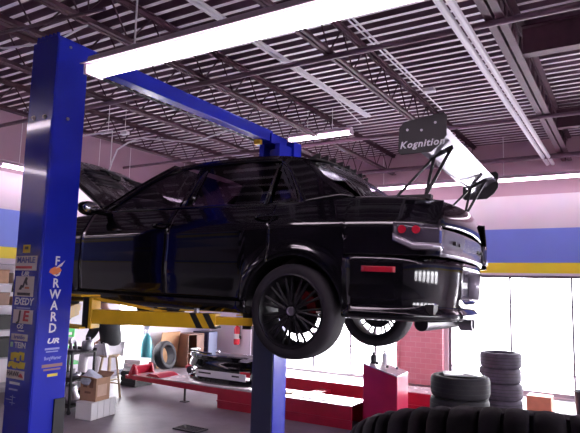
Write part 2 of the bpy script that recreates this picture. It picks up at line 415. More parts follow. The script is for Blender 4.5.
# white conduits
def conduit(pts_list, label):
    mb = MB()
    for p, r in pts_list: mb.tube(p, r, 8)
    o = mb.build('conduit', M['conduit']); tag(o, label, 'conduit'); return o
conduit([([(-1.20,YN+.1,4.26),(-1.20,11.3,4.26)],.035),([(-1.29,YN+.1,4.26),(-1.29,11.3,4.26)],.035)], 'thick pair of white conduits running away overhead at the right beside the heavy truss')
conduit([([(-3.20,YN+.1,4.38),(-3.20,7.45,4.38)],.020),([(-3.265,YN+.1,4.38),(-3.255,7.45,4.38)],.020),([(-3.36,6.2,4.5),(-3.36,7.5,4.3)],.008)], 'white conduit pair above the car running from the near tube light toward the roof rear')
c3 = conduit([([(-2.14,YN+.1,4.38),(-2.14,6.6,4.38)],.011),([(-2.19,YN+.1,4.38),(-2.19,7.6,4.38)],.009)], 'thin white conduit pair with a small white junction box at mid ceiling')
MB().box((-2.10,6.75,4.37), (.14,.10,.05)).build('junction_box', M['conduit'], c3, bevel=.005)

# ------------------------------------------------------------------ fluorescent fixtures
def fixture_proto(L=2.36):
    t = thing('fluorescent_light', 'x', 'light')
    MB().prism([(-.05,0),(.05,0),(.04,.07),(-.04,.07)], 0, L, 'X').build('housing', M['fixture'], t, bevel=.004)
    MB().prism([(-.095,.008),(-.05,.03),(.05,.03),(.095,.008),(.091,.003),(.048,.022),(-.048,.022),(-.091,.003)], 0, L, 'X').build('reflector', M['fixture'], t)
    for y in (-.038, .038): MB().cyl((.03,y,-.020), (L-.03,y,-.020), .023, 12).build('tube', M['tube'], t)
    for x in (.012, L-.012): MB().box((x,0,-.02), (.024,.13,.06)).build('end_socket', M['fixture'], t, bevel=.003)
    for x in (.35, L-.35): MB().cyl((x,0,.07), (x,0,.9), .006, 6).build('hanger_rod', M['conduit'], t)
    return t
fx0 = fixture_proto(); fx1 = fixture_proto(1.16); used = []
def fixture(x, y, z, rz, label, group=None, short=False):
    o = fx1 if short else (fx0 if not used else copy_tree(fx0)); used.append(1) if not short else None
    o.location = (x, y, z); o.rotation_euler = (0,0,rz); o['label'] = label
    if group: o['group'] = group
    h = ZC-z
    for ch in o.children:
        if ch.name.startswith('hanger_rod'): ch.scale.z = 1; ch.location.z = 0
    if h < .9:
        for ch in o.children:
            if ch.name.startswith('hanger_rod'):
                k = (h-.07)/.83; ch.scale = (1,1,k); ch.location.z = .07*(1-k)
    else:
        for ch in o.children:
            if ch.name.startswith('hanger_rod'):
                k = (h-.07)/.83; ch.scale = (1,1,k); ch.location.z = .07*(1-k)
    return o
fixture(-2.76, 2.2, 3.17, 0, 'large fluorescent tube light in the foreground with its end by the near blue post', 'near row of tube lights')
fixture(-.35, 2.2, 3.17, 0, 'near tube light continuing the bright foreground row out of the top of the frame', 'near row of tube lights')
fixture(2.06, 2.2, 3.17, 0, 'foreground-row tube light beyond the right end of the overhead row', 'near row of tube lights')
fixture(-4.90, 8.0, 4.36, 0, 'small distant tube light above the car roof rear, between the ceiling trusses', None, True)
fixture(-4.75, 11.0, 3.97, 0, 'tube light on the far wall seen behind the rear window of the car', 'far wall tube lights')
fixture(-2.36, 11.0, 3.97, 0, 'middle tube light of the far wall row seen behind the wing struts', 'far wall tube lights')
fixture(.03, 11.0, 3.97, 0, 'far wall tube light at the right edge past the wing end plate', 'far wall tube lights')
fixture(-8.5, .5, 3.97, 0, 'tube light over the front of the bay, beyond the left edge of the frame')
for k, y in enumerate((-2.0, .45, 2.9, 5.35, 7.8)):
    fixture(-8.85, y, 3.78, R(90), ['tube light on the left wall, rearmost behind the camera','tube light on the left wall, second from the camera end','tube light on the left wall hidden just left of the frame','tube light on the left wall visible left of the near blue post','tube light on the left wall farthest, toward the corner'][k], 'left wall tube lights')

# ------------------------------------------------------------------ two-post lift
PX0, PX1 = -3.90, -3.607
LIFT = Vector((-3.755, 4.25, 0))
lift = thing('two_post_lift', 'blue two-post car lift with yellow swing arms holding up the black sedan', 'car lift', LIFT)
def column(y0, y1, inner, ztop, PX0=PX0, PX1=PX1):
    # C-channel column, open toward inner (+1: +Y, -1: -Y)
    mb = MB(); t = .012
    yo, yi = (y0, y1) if inner > 0 else (y1, y0)
    s = 1 if inner > 0 else -1
    a, b = sorted((yo, yo+s*t)); mb.bb(PX0, PX1, a, b, .02, ztop)
    a, b = sorted((yo+s*t, yi)); mb.bb(PX0, PX0+t, a, b, .02, ztop).bb(PX1-t, PX1, a, b, .02, ztop)
    a, b = sorted((yi-s*t, yi)); mb.bb(PX0+t, PX0+.07, a, b, .02, ztop).bb(PX1-.07, PX1-t, a, b, .02, ztop)
    mb.bb(PX0-.08, PX1+.08, y0-.06, y1+.06, 0, .02)
    return mb.build('column', M['blue'], lift, LIFT, bevel=.004)
near_col = column(2.55, 2.83, 1, 3.70); far_col = column(5.55, 5.83, -1, 3.58, PX0+.075, PX1+.075)
near_col['label'] = 'near blue column covered in brand stickers'; far_col['label'] = 'far blue column behind the rear wheel'
# lower cover plate and bolts on the near column
MB().bb(PX0+.004, PX1-.006, 2.545, 2.5495, 1.0, 3.07).build('cover_plate', M['bluegloss'], near_col, LIFT, bevel=.002)
for x, z in ((-3.822,3.105),(-3.692,3.098)):
    MB().cyl((x,2.5495,z), (x,2.535,z), .012, 6).cyl((x,2.5495,z),(x,2.545,z),.018,12).build('bolt', M['steel'], near_col, LIFT)
MB().cyl((PX1,2.68,3.105), (PX1+.01,2.68,3.105), .013, 6).build('bolt', M['steel'], near_col, LIFT)
MB().cyl((PX1,2.66,3.66), (PX1+.01,2.66,3.66), .011, 6).build('bolt', M['steel'], near_col, LIFT)
# top plates joining the overhead beam
mb = MB().bb(PX0+.02, PX1-.02, 2.56, 2.82, 3.70, 3.73)
for k in range(6): mb.cyl((PX0+.03+.045*k, 2.575, 3.73), (PX0+.03+.045*k, 2.575, 3.755), .014, 6)
mb.build('top_bracket', M['blue'], lift, LIFT, bevel=.003)
mb = MB().bb(PX0+.03, PX1-.01, 5.50, 5.86, 3.58, 3.70).cyl((-3.66,5.60,3.48),(-3.66,5.95,3.48),.05,14)
mb.bb(PX1-.12, PX1+.10, 5.84, 6.02, 3.38, 3.66)
mb.build('top_bracket', M['blue'], lift, LIFT, bevel=.004)
MB().bb(-3.79,-3.70,5.38,5.43,3.55,3.64).cyl((-3.745,5.38,3.6),(-3.745,5.36,3.6),.02,10).build('limit_switch', M['yellow'], lift, LIFT, bevel=.004)
# overhead beam: inverted channel, hollow side down
mb = MB().bb(-3.76,-3.64,2.78,5.56,3.72,3.735).bb(-3.76,-3.748,2.78,5.56,3.60,3.72).bb(-3.652,-3.64,2.78,5.56,3.60,3.72).bb(-3.748,-3.652,2.78,5.56,3.60,3.61)
mb.build('overhead_beam', M['blue'], lift, LIFT, bevel=.003)
MB().cyl((-3.80,2.8,3.60),(-3.80,5.5,3.60),.012,8).build('equaliser_cable', M['darkmetal'], lift, LIFT)
# carriages
def carriage(y0, y1, zc, s):
    mb = MB()
    mb.bb(PX0+.05, PX1-.05, min(y0,y1), max(y0,y1), zc-.16, zc+.55)
    c = mb.build('carriage', [M['hazblack']], lift, LIFT, bevel=.004)
    ya, yb = sorted((y1, y1+s*.18))
    for zz in (zc-.122, zc+.115): MB().bb(PX0-.03, PX1+.07, ya, yb, zz, zz+.014).build('clevis_plate', M['yellow'], c, LIFT, bevel=.002)
    return c
ZA = 1.665
carriage(2.70, 2.86, ZA, 1); carriage(5.68, 5.52, ZA, -1)
mb = MB().bb(-3.80,-3.71,2.73,2.79,.3,1.5); mb.build('hydraulic_ram', M['darkmetal'], lift, LIFT)
MB().cyl((-3.68,5.64,.1),(-3.68,5.64,1.45),.045,12).build('hydraulic_ram', M['darkmetal'], lift, LIFT)
MB().bb(PX0+.085,PX1+.065,5.535,5.549,.03,1.45).build('channel_cover', M['navy'], lift, LIFT, bevel=.002)  # navy sheet added to darken the far column's shaded channel face
mb = MB().bb(PX1+.001,PX1+.012,2.74,2.83,.25,1.05); mb.build('edge_guard', M['black'], lift, LIFT)

def arm(p0, p1, hazard=False, gusset=False):
    p0, p1 = Vector(p0), Vector(p1); d = p1-p0; L = d.length; ang = math.atan2(d.y, d.x)
    T = Matrix.Translation(p0) @ Matrix.Rotation(ang, 4, 'Z')
    l1 = L*.80
    mb = MB()
    mb.bb(.0, l1, -.06, .06, -.078, .026, 0, T)
    mb.bb(-.03, -.005, -.065, .065, -.115, .115, 0, T)
    mb.cyl((-.06,0,-.115), (-.06,0,.115), .05, 16, 1, True, T)
    if gusset:
        mb.prism([(-.004,.113),(-.004,.098),(.55,.022),(.55,.032)], -.05, -.035, 'Y', 0, T).prism([(-.004,.113),(-.004,.098),(.55,.022),(.55,.032)], .035, .05, 'Y', 0, T)
    if hazard:
        for k in range(2):
            x = l1-.20+.10*k
            mb.prism([(x,.027),(x+.05,.027),(x+.11,-.079),(x+.06,-.079)], -.0615, .0615, 'Y', 1, T)
    a = mb.build('lift_arm', [M['yellow'], M['hazblack']], lift, LIFT, bevel=.003)
    MB().bb(l1-.05, L+.03, -.045, .045, -.05, .005, 0, T).build('arm_extension', M['yellow'], a, LIFT, bevel=.003)
    MB().cyl((L-.02,0,-.075), (L-.02,0,.05), .035, 16, 0, True, T).cyl((L-.02,0,.04), (L-.02,0,.085), .06, 20, 0, True, T).build('lift_pad', M['black'], a, LIFT)
    for q, hh in ((.45,.045),(.83*l1,.06)): MB().cyl((q,0,.026),(q,0,hh),.02,12,0,True,T).build('arm_pin', M['steel'], a, LIFT)
    return a
arm((-3.50,2.98,ZA-.005), (-2.36,3.38,ZA-.015), True, True)
arm((-3.92,2.97,ZA), (-4.55,3.62,ZA))
arm((-3.56,5.40,ZA), (-2.38,4.98,ZA), True, True)
arm((-3.92,5.40,ZA), (-4.55,4.76,ZA))

# stickers on the near column, outer (-Y) face and +X face
TY = Matrix(((1,0,0,0),(0,0,-1,0),(0,1,0,0),(0,0,0,1)))           # local xy -> world XZ, facing -Y
TXm = Matrix(((0,0,1,0),(1,0,0,0),(0,1,0,0),(0,0,0,1)))            # local xy -> world YZ, facing +X
def on_out(x, z, d=0): return Matrix.Translation((x, 2.5446-d, z)) @ TY
def on_side(y, z, d=0): return Matrix.Translation((PX1+.0008+d, y, z)) @ TXm
def stk(name, mats, *items, onf=on_out):
    mb = MB()
    for it in items:
        if it[0] == 'box':
            _, x, z, w, h, mi, d = it; mb.box((0,0,0), (w,h,.0008), mi, None, onf(x, z, d))
        elif it[0] == 'poly':
            _, x, z, pts, mi, d = it; mb.prism(pts, -.0004, .0004, 'Z', mi, onf(x, z, d))
        else:
            _, x, z, s, sz, mi, d, sx, sh, bo = it; text_mb(mb, s, sz, onf(x, z, d), mi, .0008, bo, sx, sh)
    o = mb.build(name, mats, near_col, LIFT, recalc=False)
    return o
D = .0012
stk('sticker', [M['yel_ink'], M['dark_ink']], ('box',-3.775,2.120,.085,.058,0,0), ('box',-3.775,2.125,.04,.02,1,D))
stk('sticker', [M['cream'], M['blue_ink'], M['red_ink']], ('box',-3.770,2.015,.255,.105,0,0), ('text',-3.770,2.036,'MAHLE',.058,1,D,1.15,0,.0015), ('box',-3.79,1.985,.19,.018,2,D))
stk('sticker', [M['white_ink']], ('text',-3.772,1.937,'UR',.044,0,0,1.6,.25,.002))
stk('sticker', [M['cream'], M['dark_ink'], M['orange_ink']], ('box',-3.766,1.848,.215,.145,0,0),
    ('poly',-3.76,1.868,[(-.035,-.03),(-.015,-.03),(.0,.005),(.012,-.01),(.03,-.01),(.02,.02),(.03,.042),(.005,.048),(-.012,.02)],1,D), ('poly',-3.80,1.835,[(-.03,-.012),(.0,-.012),(.018,.02),(-.008,.024)],1,D), ('box',-3.735,1.838,.05,.012,2,D), ('box',-3.768,1.793,.15,.02,1,D))
stk('sticker', [M['white_ink'], M['pale_ink']], ('text',-3.762,1.738,'EXEDY',.070,0,0,1.0,.15,.002), ('box',-3.76,1.693,.16,.012,1,0))
stk('sticker', [M['cream'], M['dark_ink'], M['red_ink']], ('box',-3.757,1.633,.225,.098,0,0), ('text',-3.80,1.635,'J',.10,1,D,1.3,.1,.003), ('text',-3.725,1.635,'E',.10,2,D,1.35,.1,.003))
stk('sticker', [M['white_ink']], ('text',-3.783,1.562,'OS',.045,0,0,1.3,.15,.001), ('box',-3.765,1.533,.07,.008,0,0))
stk('sticker', [M['cream'], M['blue_ink']], ('box',-3.778,1.487,.19,.046,0,0), ('text',-3.778,1.487,'brembo',.038,1,D,1.05,.1,.0008))
stk('sticker', [M['white_ink'], M['green_ink']], ('text',-3.762,1.430,'TEIN',.056,0,0,1.1,0,.0012), ('box',-3.86,1.432,.03,.035,1,0))
# two-line yellow sticker: unreadable in the photo, so plain blocks of lettering height
stk('sticker', [M['yel_ink']], ('poly',-3.79,1.352,[(-.07,-.028),(-.03,-.03),(-.03,-.01),(0,-.01),(0,-.03),(.035,-.03),(.035,.012),(.055,.012),(.055,-.022),(.085,-.022),(.085,.032),(.03,.036),(.02,.026),(-.02,.03),(-.07,.022)],0,0),
    ('poly',-3.785,1.298,[(-.10,-.02),(-.085,-.03),(-.06,-.012),(-.04,-.03),(.0,-.03),(.0,-.014),(.02,-.028),(.09,-.026),(.098,.018),(.04,.02),(.025,.008),(-.03,.014),(-.05,.02),(-.09,.012)],0,0))
stk('sticker', [M['cream'], M['dark_ink'], M['red_ink']], ('box',-3.79,1.226,.205,.06,0,0), ('text',-3.815,1.230,'HAWK',.046,1,D,1.0,0,.0012), ('poly',-3.725,1.225,[(-.028,-.012),(.03,-.016),(.01,.008),(-.01,.014)],2,D))
stk('sticker', [M['white_ink']], ('box',-3.79,1.166,.12,.018,0,0))
stk('sticker', [M['pale_ink']], ('box',-3.80,1.122,.10,.012,0,0))
stk('sticker', [M['pale_ink']], ('box',-3.80,1.05,.004,.07,0,0), ('box',-3.84,1.05,.07,.004,0,0), ('box',-3.80,1.07,.06,.004,0,0), ('box',-3.80,1.03,.06,.004,0,0))
mb = MB()
zz = 2.035
for k, ch in enumerate('FORWARD'):
    text_mb(mb, ch, .092, on_side(2.685, zz-k*.0805), 0, .001, .002, .95)
fw = mb.build('sticker', M['white_ink'], near_col, LIFT, recalc=False); fw['label'] = 'white FORWARD lettering running down the blue column'
stk('sticker', [M['orange_ink'], M['cream']], ('poly',2.675,1.965,[(-.055,-.012),(-.02,-.028),(.02,-.02),(.05,.005),(.03,.028),(-.01,.03),(-.045,.012)],0,.0018), ('poly',2.70,1.99,[(-.03,-.008),(.02,.01),(.05,.055),(.03,.04),(-.01,.012)],1,.0026), onf=on_side)
stk('sticker', [M['white_ink']], ('text',2.695,1.462,'UR',.050,0,0,1.55,.25,.002), onf=on_side)
stk('sticker', [M['pale_ink']], ('box',2.695,1.408,.12,.014,0,0), ('box',2.695,1.388,.10,.008,0,0), onf=on_side)
stk('sticker', [M['pale_ink']], ('text',2.705,1.342,'BorgWarner',.034,0,0,.80,0,.0008), onf=on_side)
stk('sticker', [M['brown_ink']], ('box',2.705,1.29,.17,.022,0,0), ('box',2.705,1.262,.14,.012,0,0), onf=on_side)
stk('sticker', [M['yel_ink']], ('box',2.712,1.222,.085,.020,0,0), onf=on_side)

# ------------------------------------------------------------------ the car (local: x to the rear, origin at rear hub height)
car = thing('car', 'black four-door sedan raised on the lift with hood open and tall rear wing', 'car', (-2.010, 4.179, 1.712))
car.rotation_euler = (R(-1.2), R(.9), R(1.5))
AX = (0.0, -2.625); AR = .375; SILL = -.035
WP = [(-3.25,.60),(-3.1,.74),(-2.9,.82),(-2.6,.868),(-2.2,.872),(-1.0,.884),(-.3,.884),(0,.888),(.4,.876),(.7,.845),(.9,.785),(1.0,.72)]
VO = [(-.04,-.055),(.03,-.03),(.055,-.012),(.062,-.024),(.12,-.018),(.22,-.004),(.32,.0),(.42,-.003),(.50,-.002),(.540,.001),(.549,.0004),(.556,-.001),(.568,-.0038),(.582,-.0074),(.600,-.0145),(.64,-.036),(.70,-.070),(.745,-.098),(.80,-.14)]
def crease_shift(x): return interp([(-3.2,-.075),(-2.2,-.045),(-1.1,-.012),(0,.022),(.9,.022)], x)
def W(x, z):
    zz = z - crease_shift(x)*min(1, max(0, (z-.2)/.3))
    w = sinterp(WP, x)+interp(VO, zz)
    for a in AX:
        r = math.hypot(x-a, z)
        if z > -.05: w += .020*math.exp(-((r-.40)/.05)**2)
    return w
ZT = [(-3.25,.52),(-2.9,.625),(-2.5,.685),(-2.1,.725),(-1.9,.738),(-1.0,.742),(-.2,.745),(.1,.762),(.4,.775),(.75,.758),(.95,.73)]
def ztop(x): return sinterp(ZT, x)
def arch(x):
    b = -9
    for a in AX:
        d = AR**2-(x-a)**2
        if d > 0: b = max(b, math.sqrt(d))
    return b
def frange(a, b, n): return [a+(b-a)*k/(n-1) for k in range(n)]
ZS_ = sorted(set([.03,.055,.062,.12,.17,.22,.27,.32,.37,.42,.46,.50,.525,.540,.556,.572,.60,.64,.67,.70,.745]))
def panel_cols(xs, lo, hi, s, n=52):
    P = []
    for x in xs:
        a, b = lo(x), hi(x); cs = crease_shift(x)
        P.append([(x, s*W(x, z), z) for z in frange(a, b, n)])
    return P
def strip_top(xs, s, inner, dz):
    # rolls the shoulder inward
    P = []
    for x in xs:
        z = ztop(x); w = W(x, z); row = []
        for t in (0,.25,.5,.75,1):
            row.append((x, s*(w+(inner(x)-w)*t), z+dz*math.sin(t*PI/2)))
        P.append(row)
    return P
G = .004
def dline(x): return .20+(x+.42)*1.136
sides = {}
PBS = [(.378,.870),(.45,.866),(.53,.857),(.61,.844),(.68,.827),(.75,.802)]
for s in (-1, 1):
    tagname = {-1:'left', 1:'right'}[s]
    lo_sill = lambda x: max(.062, arch(x))
    # front fender
    mb = MB(); xs = frange(-3.18, -2.10-G, 60)
    mb.grid(panel_cols(xs, lambda x: max(.0 if x < -2.62 else .03, arch(x)), ztop, s))
    mb.grid(strip_top(xs, s, lambda x: W(x, ztop(x))-.10, .02))
    mb.build('front_fender', M['paint'], car, solid=.012, angle=60, weld=.0004)
    # front door
    mb = MB(); xs = frange(-2.10+G, -1.125-G, 30)
    mb.grid(panel_cols(xs, lo_sill, ztop, s))
    fd = mb.build('front_door', M['paint'], car, solid=.012, angle=50)
    # rear door
    mb = MB(); xs = frange(-1.125+G, -.20-G, 46)
    mb.grid(panel_cols(xs, lambda x: .062 if x < -.42 else max(.062, dline(x)+G), ztop, s))
    rd = mb.build('rear_door', M['paint'], car, solid=.012, angle=50)
    # rear quarter
    mb = MB()
    mb.grid(panel_cols(frange(-.42+G*2, -.20, 16), lambda x: max(.055, arch(x)), lambda x: max(dline(x)-G, max(.055, arch(x))), s, 10))
    xs = frange(-.20, .375, 36)+[.378]+frange(.40, .965, 30)
    mb.grid(panel_cols(xs, lambda x: max(arch(x), .0) if x < .3765 else .39, ztop, s, 52))
    mb.grid(strip_top(xs, s, lambda x: .66 if x > .25 else W(x, ztop(x))-.06, .025))
    rq = mb.build('rear_quarter_panel', M['paint'], car, solid=.012, angle=60, weld=.0004)
    # side skirt
    mb = MB(); xs = frange(-2.245, -.36, 50)
    mb.grid([[(x, s*(W(x,.05)+d), z) for d, z in ((-.25,-.04),(-.03,-.04),(-.01,-.03),(.006,.0),(.004,.045),(-.012,.056))] for x in xs])
    mb.build('side_skirt', M['paint'], car, solid=.01, angle=40)
    # wheel-arch inner tubs
    for a in AX:
        mb = MB(); P = []
        for k in range(25):
            t = PI*k/24; P.append([(a+.40*math.cos(t), s*y, .40*math.sin(t)) for y in (.60,.70,.80,.845)])
        mb.grid(P)
        mb.add([(a+.40*math.cos(PI*k/24), s*.60, .40*math.sin(PI*k/24)) for k in range(25)], [tuple(range(25))])
        mb.build('wheel_arch_liner', M['trimblk'], car)
    # side marker on rear bumper corner
    P = [[(x, s*(interp([(a,b) for a,b in PBS], x)+.021), z) for z in (.280,.286,.310,.316)] for x in frange(.505, .715, 9)]
    mk = MB().grid(P).build('side_marker', M['redlens'], car, solid=.012)
    mk['label'] = 'red side marker strip'
    # door handles
    for (hx, hz, par) in ((-1.30,.60,fd), (-.335,.645,rd)):
        mb = MB()
        P = []
        for t in frange(0, 1, 9):
            x = hx+.19*t; off = .004+.036*math.sin(PI*t)**.6
            P.append((x, s*(W(x, hz)+off), hz+.01*t))
        mb.tube(P, .011, 8)
        mb.build('door_handle', M['paint'], par)
    sides[s] = (fd, rd, rq)

# greenhouse: side plane
def GW(x, z):
    base = min(.80, W(x, .745)-.005)
    return base - .195*(z-.745)/.40 - .03*max(0, (z-.745)/.40)**2
RAIL = [(-1.80,.94),(-1.62,1.055),(-1.49,1.122),(-1.35,1.153),(-1.135,1.172),(-.7,1.184),(-.41,1.176),(-.2,1.150),(-.09,1.122),(.02,1.055),(.12,.968),(.33,.835),(.40,.80)]
def rail(x): return sinterp(RAIL, x)
def gp(pts, s, off=0.): return [(x, s*(GW(x, z)+off), z) for x, z in pts]
def strip(A, B, s, off=0, n=2):
    # ruled strip between polylines A and B in the greenhouse side plane
    P = []
    for (xa, za), (xb, zb) in zip(A, B):
        P.append([(xa+(xb-xa)*t, s*(GW(xa+(xb-xa)*t, za+(zb-za)*t)+off), za+(zb-za)*t) for t in frange(0, 1, n)])
    return P
def offs(x0, x1, d, n):
    return [(x, rail(x)-d) for x in frange(x0, x1, n)]
mb = MB()
# roof skin
xs = frange(-1.34, -.03, 24); P = []
for x in xs:
    row = []; wr = GW(x, rail(x)); fall = 0
    for t in frange(-1, 1, 21):
        row.append((x, wr*t, rail(x)+.042*(1-abs(t)**2.4)))
    P.append(row)
mb.grid(P)
for s in (-1, 1):
    # A pillar + rail + C pillar outer frame
    top = [(-2.03,.752),(-1.9,.845),(-1.75,.955),(-1.62,1.055),(-1.49,1.122),(-1.35,1.153)]
    bot = [(-1.93,.752),(-1.82,.832),(-1.70,.918),(-1.585,1.0),(-1.46,1.066),(-1.33,1.104)]
    mb.grid(strip(top, bot, s, .004, 3))
    xs = frange(-1.35, -.30, 24)
    mb.grid(strip([(x, rail(x)) for x in xs], [(x, rail(x)-.047) for x in xs], s, .004, 3))
    # C pillar: between window edge and backlight edge
    edge = [(-.30, rail(-.30)),(-.20,rail(-.2)),(-.09,rail(-.09)),(.02,rail(.02)),(.12,rail(.12)),(.22,.902),(.33,.835),(.40,.785)]
    win  = [(-.30, rail(-.30)-.047),(-.235,1.07),(-.175,1.0),(-.12,.92),(-.075,.855),(-.045,.80),(-.03,.765),(-.03,.745)]
    mb.grid(strip(edge, win, s, .004, 6))
    # B pillar
    mb.grid(strip([(-1.13,.745),(-1.115,.9),(-1.09,1.13)], [(-1.00,.745),(-1.0,.9),(-1.0,1.135)], s, .002, 3))
    # quarter-glass divider
    mb.grid(strip([(-.30,.745),(-.30,1.05)], [(-.265,.745),(-.285,1.05)], s, .003, 2))
    # belt moulding
    mb.grid(strip([(x,.762) for x in frange(-1.93,-.03,10)], [(x,.742) for x in frange(-1.93,-.03,10)], s, .006, 2))
roof = mb.build('roof', M['paint'], car, solid=.014, angle=35)
# side windows as children of their doors
for s in (-1, 1):
    fd, rd, rq = sides[s]
    A = [(-1.93,.752),(-1.82,.832),(-1.70,.918),(-1.585,1.0),(-1.46,1.066),(-1.33,1.104),(-1.10,1.125)]
    MB().grid(strip(A, [(x,.750) for x, z in A], s, -.012, 4)).build('side_window', M['clearglass'], fd)
    xs = frange(-1.0, -.30, 12)
    MB().grid(strip([(x, rail(x)-.045) for x in xs], [(x,.75) for x in xs], s, -.012, 4)).build('side_window', M['tintglass'], rd)
    A = [(-.285,rail(-.285)-.047),(-.235,1.07),(-.175,1.0),(-.12,.92),(-.075,.855),(-.045,.80),(-.03,.765)]
    MB().grid(strip(A, [(x,.75) for x, z in A], s, -.012, 4)).build('quarter_window', M['tintglass'], rq)
# windshield and rear window (curved across)
def cross(x0, z0, w0, x1, z1, w1, bow, n=13, m=7, crown=.02):
    P = []
    for t in frange(0, 1, m):
        x, z, w = x0+(x1-x0)*t, z0+(z1-z0)*t, w0+(w1-w0)*t
        P.append([(x+bow*(1-(u*u)), w*u, z+crown*(1-u*u)+.02*math.sin(PI*t)) for u in frange(-1, 1, n)])
    return P
MB().grid(cross(-2.02,.755,.765,-1.36,1.156,.59,-.10)).build('windshield', M['clearglass'], car)
MB().grid(cross(-.04,1.115,.57,.40,.80,.675,.06)).build('rear_window', M['tintglass'], car)
# cowl panel under the windshield
MB().grid([[(x, .74*u, .745+.02*(1-u*u)) for u in frange(-1,1,9)] for x in (-2.16,-2.05,-1.95)]).build('cowl_panel', M['trimblk'], car, solid=.01)
# vortex generator row along the roof's rear edge
mb = MB(); mb.grid([[(x, .56*u, rail(-.07)+.040*(1-abs(u)**2.4)+dz) for u in frange(-1,1,15)] for x, dz in ((-.17,.012),(-.02,.014),(-.02,.004))])
for k in range(8):
    y = -.48+.137*k; z = rail(-.07)+.04*(1-abs(y/.58)**2.4)+.012
    mb.prism([(-.13,z),(-.02,z),(-.02,z+.042),(-.05,z+.038)], y-.007, y+.007, 'Y')
mb.build('vortex_generator', M['trimblk'], car)
# trunk lid: deck and rear face
def tz(x): return ztop(x)+.022
mb = MB()
dk = [(.41,tz(.41)+.004),(.5,tz(.5)+.006),(.6,tz(.6)+.006),(.7,tz(.7)+.006),(.8,tz(.8)+.006),(.86,tz(.88)+.008),(.900,tz(.92)+.006),(.920,tz(.94)-.02),(.932,.66),(.940,.60),(.935,.585)]
mb.grid([[(x+.055*(1-u*u)*min(1,max(0,(x-.5)/.3)), .655*u, z+.02*(1-u*u)) for u in frange(-1,1,15)] for x, z in dk])
trunk = mb.build('trunk_lid', M['paint'], car, solid=.012, angle=35)
mb = MB(); mb.grid([[(x-.02+.055*(1-u*u), .655*u, z) for u in frange(-1,1,15)] for x, z in ((.945,.583),(.958,.575),(.962,.55),(.955,.48),(.958,.44),(.968,.42),(.96,.395))])
gar = mb.build('trunk_garnish', M['garnish'], trunk, solid=.012); gar['label'] = 'silver grey panel between the tail lights'
for y in (-.42,-.30,.30,.42): MB().cyl((.965,y,.50),(.99,y,.50),.014,12).build('garnish_bolt', M['trimblk'], gar)
# rear bumper
PB = [(.378,.870),(.45,.866),(.53,.857),(.61,.844),(.68,.827),(.75,.802),(.80,.775),(.845,.738),(.88,.695),(.91,.64),(.935,.57),(.960,.46),(.978,.36),(.985,.30),(.987,.295),(.993,.15),(.995,0)]
path = [(x, -w) for x, w in PB]+[(x, w) for x, w in PB[::-1][1:]]
prof = [(.388,-.03),(.380,.004),(.360,.014),(.335,.016),(.300,.016),(.24,.014),(.18,.008),(.13,-.001),(.085,-.008),(.055,-.002),(.035,.014),(.018,.020),(-.004,.012),(-.016,-.01),(-.02,-.06)]
def bpt(i, z, o):
    x, y = path[i]; a = path[max(i-1,0)]; b = path[min(i+1,len(path)-1)]
    tx, ty = b[0]-a[0], b[1]-a[1]; L = math.hypot(tx, ty); nx, ny = ty/L, -tx/L
    return (x+nx*o, y+ny*o, z)
P = [[bpt(i, z, o) for z, o in prof] for i in range(len(path))]
def skip(i, j): return abs(path[i][1]) < .299 and abs(path[i+1][1]) < .299 and 3 <= j <= 6
mb = MB(); mb.grid(P, 0, None, skip)
bump = mb.build('rear_bumper', M['paint'], car, solid=.012, angle=40)
mb = MB(); x0, x1 = .925, 1.006
mb.grid([[(x0,-.26,.31),(x0,.26,.31)],[(x0,-.26,.16),(x0,.26,.16)]])
mb.grid([[(x1,-.295,.345),(x1,.295,.345)],[(x0,-.26,.31),(x0,.26,.31)]]).grid([[(x1-.012,-.295,.13),(x1-.012,.295,.13)],[(x0,-.26,.16),(x0,.26,.16)]])
for s in (-1, 1): mb.grid([[(x1,s*.295,.345),(x0,s*.26,.31)],[(x1-.012,s*.295,.13),(x0,s*.26,.16)]])
MBp = mb.build('plate_recess', M['silver'], bump, solid=.006); MBp['label'] = 'silver number plate recess'
MB().box((.945,0,.235),(.012,.18,.05)).build('plate_lamp', M['trimblk'], MBp, bevel=.004)
# diffuser, cross muffler and exhaust
MB().cyl((.82,-.62,-.035),(.82,.86,-.035),.045,18).cyl((.82,.86,-.035),(.82,.93,-.035),.03,14).build('muffler', M['darkmetal'], car)
MB().lathe([(.055,0),(.06,.005),(.06,.10),(.05,.10),(.048,.01)], 24, 0, Matrix.Translation((.86,.26,-.04)) @ Matrix.Rotation(R(90),4,'Y')).build('exhaust_tip', M['steel'], car)
# tail lights wrap the rear corners
for s in (-1, 1):
    tp = [(.70,W(.70,.52)),(.76,W(.76,.52)),(.82,W(.82,.52)),(.87,W(.87,.52)),(.92,W(.92,.52)),(.958,W(.958,.52)-.004),(.958,.70),(.950,.655)]
    P = []
    for k, (x, w) in enumerate(tp):
        zt = .592-.012*k/7; zb = .478-.055*min(1, k/2.)
        P.append([(x+.006*(k > 4), s*(w+.012*(k < 6)), zb+(zt-zb)*t) for t in frange(0,1,6)])
    tl = MB().grid(P).build('tail_light', M['lens'], car, solid=.02, soff=-1)
    tl['label'] = 'clear tail light with two red lamps'
    for (x, w) in ((.755,W(.755,.55)),(.835,W(.835,.55))):
        c = (x, s*(w+.012), .548); n = Vector((.45 if x > .78 else .22, s*.9, 0)).normalized()
        MB().cyl(Vector(c)-n*.006, Vector(c)+n*.010, .026, 18).build('red_lamp', M['redlens'], tl)
    P = [[(x+.012*(k > 4), s*(w+.018*(k < 6)), z) for z in (zlo, zlo+.040)] for k, (x, w) in enumerate(tp[:-1]) for zlo in [.484-.053*min(1, k/2.)]]
    MB().grid(P).build('reflector_strip', M['silver'], tl, solid=.004)
